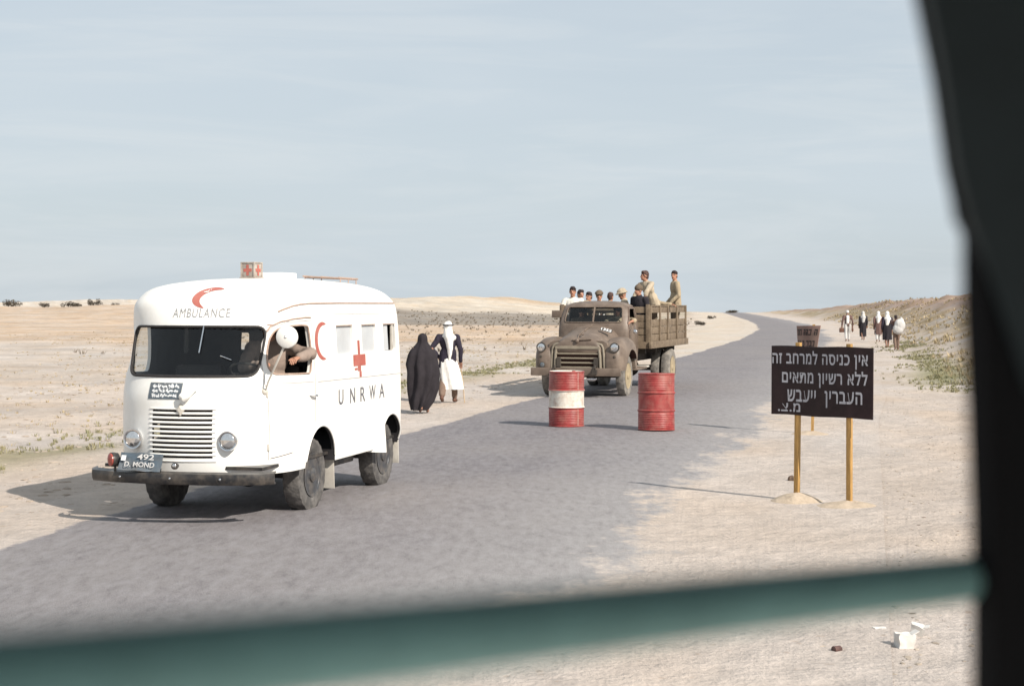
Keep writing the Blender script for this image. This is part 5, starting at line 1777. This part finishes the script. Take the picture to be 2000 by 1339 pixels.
p3 = person('middle far walker in a brown robe with white cloth hanging down', gpos(2), R(176), FAR[2][2], hat=('scarf', 'whitecloth'), top=('brownrobe', 'long'), trousers='palecloth', skin='skin_dark', legs=stride, group=g2, extra=skirt(.42, 1.15, .20, .20, 'robe', 'brownrobe', 6))
p4 = person('far walker in a dark jacket with a large white headcloth', gpos(3), R(184), FAR[3][2], hat=('scarf', 'whitecloth'), top=('navy', 'long'), trousers=None, skin='skin_dark', legs=stride, group=g2, extra=skirt(.36, 1.15, .21, .21, 'skirt', 'darkcloth', 9))
p5 = person('rightmost far walker, bent under a big pale sack', gpos(4), R(180), FAR[4][2], lean=.22, hair='hair', top=('brownrobe', 'long'), trousers='brownleg', skin='skin_dark', legs=stride, group=g2,
            arms={1: ((.25, -.06, 1.30), (.16, .10, 1.38)), -1: ((-.24, -.06, 1.28), (-.10, .12, 1.36))})
mb = MB(); mb.ell((0, 0, 0), (.25, .19, .30)); mb.ell((.08, .02, -.18), (.24, .17, .24)); mb.cap((-.08, -.02, .2), .13, (-.06, -.05, .34), .05)
c_ = local(p5, (-.10, .22, 1.20))
o = link('sack', blob(mb, .02, 3, .02, 6, 4), 'palecloth', None, 60, c_, R(180))
tag(o, 'big pale cloth sack carried on the back of the bent walker', 'sack')
h_ = local(p1, (.30, -.01, .78))
mb = MB(); mb.box((0, 0, -.17), (.28, .13, .24), bev=.03); mb.tube([(-.07, 0, -.05), (-.06, 0, .0), (.06, 0, .0), (.07, 0, -.05)], .012, 6)
tag(mb.build('bag', 'leather', None, 40, h_), 'brown bag hanging from the hand of the leftmost far walker', 'bag')
h_ = local(p1, (-.28, -.01, .78))
mb = MB(); mb.ell((0, 0, -.14), (.06, .05, .14)); mb.cap((0, 0, -.03), .025, (0, 0, .02), .015)
tag(mb.build('jug', 'leather', None, 40, h_), 'dark jug in the other hand of the leftmost far walker', 'jug')

# ------------------------------------------------------------------ plants
def blades(name, pts, h, nb, mat, width=.006, lean=.5, seed=1):
    rnd = random.Random(seed)
    V, F = [], []
    for (x, y, sc) in pts:
        z = H_cache(x, y)
        for k in range(nb):
            a = rnd.uniform(0, 6.283); L = h * sc * rnd.uniform(.5, 1.15); r_ = rnd.uniform(0, .05 + .22 * h) * sc
            bx, by = x + math.cos(a) * r_, y + math.sin(a) * r_
            l_ = L * rnd.uniform(.1, lean); wv = width * sc * rnd.uniform(.7, 1.4) * (1 + y / 40)
            dx, dy = math.cos(a), math.sin(a)
            px, py = -dy * wv, dx * wv
            o = len(V)
            V += [(bx - px, by - py, z - .01), (bx + px, by + py, z - .01), (bx + dx * l_ * .45 + px * .7, by + dy * l_ * .45 + py * .7, z + L * .6), (bx + dx * l_ * .45 - px * .7, by + dy * l_ * .45 - py * .7, z + L * .6), (bx + dx * l_, by + dy * l_, z + L)]
            F += [(o, o + 1, o + 2, o + 3), (o + 3, o + 2, o + 4)]
    me = bpy.data.meshes.new(name)
    me.from_pydata(V, [], F)
    o = link(name, me, mat, None, None)
    return o
_hc = {}
def H_cache(x, y): return H(x, y)

rnd = random.Random(11)
pts = []
while len(pts) < 1500:
    y = rnd.uniform(15, 78); s_ = rnd.gauss(4.6, .55)
    if vnoise(np.array([y / 3.0]), np.array([s_]), 3)[0] > -.25:
        pts.append((float(xL(y)) - s_, y, rnd.uniform(.6, 1.2)))
tag(blades('green_grass', pts, .065, 9, 'grass', .005, .9, 2), 'low green grass growing along both verges of the road', 'grass', kind='stuff')
pts = []
while len(pts) < 1000:
    y = rnd.uniform(36, 84); s_ = rnd.gauss(3.75, .6)
    if vnoise(np.array([y / 5.0]), np.array([s_]), 5)[0] > -.1:
        pts.append((float(xL(y)) + RW + s_, y, rnd.uniform(.6, 1.2)))
o2 = blades('green_grass', pts, .075, 9, 'grass', .005, .9, 3)
tag(o2, 'green grass patches at the foot of the right bank', 'grass', kind='stuff')
pts = []
while len(pts) < 1900:
    y = 24 + 180 * rnd.random() ** 1.5; s_ = rnd.uniform(4.0, 14)
    if vnoise(np.array([y / 5.0]), np.array([s_ * .7]), 7)[0] > -.15:
        pts.append((float(xL(y)) + RW + s_, y, rnd.uniform(.6, 1.4)))
tag(blades('dry_grass', pts, .16, 9, 'drygrass', .006, 1.0, 4), 'dry grass and scrub covering the right bank', 'dry grass', kind='stuff')
pts = []
while len(pts) < 800:
    y = 60 + 150 * rnd.random(); s_ = rnd.uniform(7, 16 + .17 * y)
    if y > 140 or rnd.random() < .25:
        pts.append((float(xL(y)) - s_, y, rnd.uniform(.5, 1.5)))
tag(blades('field_scrub', pts, .15, 8, 'scrub', .007, 1.0, 5), 'low scrub dotted over the stubble fields and far slope', 'scrub', kind='stuff')

pts = []
while len(pts) < 3000:
    y = 14 + 110 * rnd.random() ** 1.4; s_ = 5.0 + 45 * rnd.random() ** 1.2
    if vnoise(np.array([s_ / 4.0]), np.array([y / 2.0]), 9)[0] > -.05:
        pts.append((float(xL(y)) - s_, y, rnd.uniform(.5, 1.3)))
tag(blades('stubble', pts, .05, 7, 'drygrass', .005, 1.4, 6), 'dry stubble over the fields left of the road', 'stubble', kind='stuff')

def scatter(name, n, fx, size, mat, label, seed, flat=.6):
    rnd = random.Random(seed)
    V, F = [], []
    base = [(math.cos(a) * c, math.sin(a) * c, z) for z, c, off in ((-.5, .7, 0), (.1, 1.0, .5), (.6, .55, 0)) for a in [2 * math.pi * (j + off) / 5 for j in range(5)]]
    for _ in range(n):
        x, y = fx(rnd)
        s_ = size * rnd.uniform(.35, 1.0) ** 1.6 * 1.3
        z = H(x, y)
        a = rnd.uniform(0, 6.28)
        ca, sa = math.cos(a), math.sin(a)
        ex = rnd.uniform(.7, 1.6)
        o = len(V)
        for (bx, by, bz) in base:
            j = 1 + rnd.uniform(-.25, .25)
            px, py = bx * s_ * ex * j, by * s_ * j
            V.append((x + px * ca - py * sa, y + px * sa + py * ca, z + bz * s_ * flat))
        for r_ in range(2):
            for j in range(5):
                k = (j + 1) % 5
                F.append((o + r_ * 5 + j, o + r_ * 5 + k, o + r_ * 5 + 5 + k, o + r_ * 5 + 5 + j))
        F.append(tuple(o + 10 + j for j in range(5)))
    me = bpy.data.meshes.new(name)
    me.from_pydata(V, [], F)
    tag(link(name, me, mat, None, None), label, None, kind='stuff')
def right_sand(rnd):
    y = 7.2 + 30 * rnd.random() ** 2.0
    return float(xL(y)) + RW + rnd.uniform(-.7 if y < 20 else .3, 7) - (1.0 if y < 10 else 0), y
def left_field(rnd):
    y = 11 + 60 * rnd.random() ** 1.6
    return float(xL(y)) - .4 - 22 * rnd.random() ** 1.3, y
def roadside(rnd):
    y = 8 + 40 * rnd.random() ** 1.5
    return float(xL(y)) + RW - rnd.uniform(-.3, 1) ** 2 * 1.5, y
scatter('pebbles', 3200, right_sand, .018, 'stone', 'small pale pebbles strewn over the sand by the sign', 21)
scatter('debris', 800, right_sand, .016, 'darkbit', 'small dark scraps strewn over the sand by the sign', 22, .3)
scatter('clods', 5200, left_field, .045, 'clod', 'earth clods and stones in the field left of the road', 23, .45)
scatter('gravel', 900, roadside, .010, 'stone', 'loose gravel along the broken road edge', 24)

def shrub(x, y, w_, h_, label, seed, dens=420):
    z = H(x, y)
    t = thing('shrub', label, 'shrub', (x, y, z - .05), 0, 'dark shrubs on the skyline')
    rnd = random.Random(seed)
    lumps = [(rnd.uniform(-.36, .36) * w_, rnd.uniform(-.2, .2) * w_, h_ * rnd.uniform(.30, .62), rnd.uniform(.16, .30) * w_, h_ * rnd.uniform(.22, .42)) for _ in range(8)]
    V, F = [], []
    for _ in range(dens):
        c = rnd.choice(lumps)
        d = Vector((rnd.gauss(0, 1), rnd.gauss(0, 1), rnd.gauss(0, 1))).normalized() * rnd.random() ** .4
        p = Vector((c[0] + d.x * c[3], c[1] + d.y * c[3], max(.03, c[2] + d.z * c[4])))
        s_ = .055 * w_ * rnd.uniform(.5, 1.2)
        a, b_ = Vector((rnd.gauss(0, 1), rnd.gauss(0, 1), rnd.gauss(0, 1))).normalized(), Vector((rnd.gauss(0, 1), rnd.gauss(0, 1), rnd.gauss(0, 1))).normalized()
        o = len(V)
        V += [tuple(p - a * s_), tuple(p + b_ * s_ * .6), tuple(p + a * s_), tuple(p - b_ * s_ * .6)]
        F.append((o, o + 1, o + 2, o + 3))
    me = bpy.data.meshes.new('foliage'); me.from_pydata(V, [], F)
    link('foliage', me, 'leaf', t, None)
    mb = MB()
    for k in range(5):
        a = rnd.uniform(0, 6.28)
        mb.tube([(0, 0, -.1), (math.cos(a) * .12 * w_, math.sin(a) * .12 * w_, h_ * .3), (math.cos(a) * .28 * w_, math.sin(a) * .28 * w_, h_ * .6)], [.03 * w_ * .5, .02 * w_ * .5, .008 * w_], 6)
    mb.build('stem', 'stem', t)
for px, d, w_, h_, lab in ((24, 400, 3.6, 1.5, 'broad dark shrub at the far left end of the skyline'), (87, 410, 2.4, 1.1, 'small dark shrub, second from the left on the skyline'), (142, 430, 4.4, 1.3, 'long low shrub in the middle of the left skyline'), (185, 420, 3.4, 1.8, 'tallest dark shrub on the skyline left of the ambulance'),
                           (225, 430, 1.8, 1.1, 'small shrub on the skyline close to the ambulance roof'), (1426, 386, 3.4, 1.0, 'dark low shrub where the road goes over the crest'), (1369, 150, 1.3, .55, 'small dark bush on the pale verge right of the truck'), (1392, 215, 1.4, .55, 'tiny dark bush on the verge beyond the truck tail')):
    shrub((px - 1000) / 3000 * d, d, w_ * (1.3 if px < 300 else 1), h_ * (1.5 if px < 300 else 1), lab, int(px), 520)

# ------------------------------------------------------------------ litter on the sand
def carton(x, y, sx, sy, sz, rz, label, tilt=(0, 0), flap=True):
    t = thing('carton', label, 'litter', (x, y, H(x, y)), rz, 'paper litter on the sand')
    t.rotation_euler = (tilt[0], tilt[1], rz)
    mb = MB()
    V = [(-sx, -sy, 0), (sx, -sy, 0), (sx * .96, sy, 0), (-sx, sy * .9, 0), (-sx * .92, -sy * 1.05, sz), (sx * 1.04, -sy * .95, sz * .93), (sx * .9, sy * 1.05, sz * .97), (-sx * 1.02, sy * .92, sz * 1.04)]
    mb.add(V, [(0, 1, 5, 4), (1, 2, 6, 5), (2, 3, 7, 6), (3, 0, 4, 7), (3, 2, 1, 0), (4, 5, 6, 7)])
    bm = bmesh.new(); bm.from_mesh(mb.mesh())
    bmesh.ops.subdivide_edges(bm, edges=bm.edges[:], cuts=5, use_grid_fill=True)
    for v in bm.verts:
        v.co += Vector((noise.noise(v.co * 22 + Vector((x, y, 0)) * 9), noise.noise(v.co * 22 + Vector((y, 3, x)) * 9), noise.noise(v.co * 22 + Vector((7, x, y)) * 9))) * .009
    bme = bpy.data.meshes.new('box_body'); bm.to_mesh(bme); bm.free()
    link('box_body', bme, 'paper', t, 25)
    if flap:
        mb = MB(); mb.box((sx * 1.2, 0, sz * 1.05), (sx * .9, sy * 1.7, .004), rot=(0, R(-25), 0)); mb.build('flap', 'paper', t, 20)
carton(2.35, 9.15, .052, .035, .085, R(12), 'crumpled white carton standing in the sand, the largest piece of litter')
carton(2.50, 9.45, .040, .03, .070, R(-20), 'small white carton lying behind the largest one', (R(8), R(12)))
carton(2.32, 9.62, .045, .03, .012, R(5), 'flat white card lying left of the cartons', flap=False)
mb = MB(); mb.lathe([(-.03, .018), (-.028, .022), (.022, .020), (.028, .015)], 14, 'x'); 
o = mb.build('tin_can', 'rusttin', None, 40, (1.92, 9.02, H(1.92, 9.02) + .018), R(30)); tag(o, 'small rusty tin can lying on the sand in front', 'tin can')
mb = MB(); mb.tube([(-.07, 0, .006), (0, .008, .01), (.07, .0, .006)], .004, 6)
o = mb.build('stick', 'stick', None, 40, (1.86, 9.12, H(1.86, 9.12)), R(8)); tag(o, 'thin pale stick lying beside the rusty tin can', 'stick')
mb = MB(); mb.ell((0, 0, .03), (.05, .03, .045)); mb.ell((.05, .01, .012), (.04, .02, .016))
o = link('rag', blob(mb, .008, 1, .012, 40, 2), 'darkbit', None, 60, (3.25, 17.8, H(3.25, 17.8)), 0); tag(o, 'dark scrap of rag on the sand behind the left sign post', 'rag')
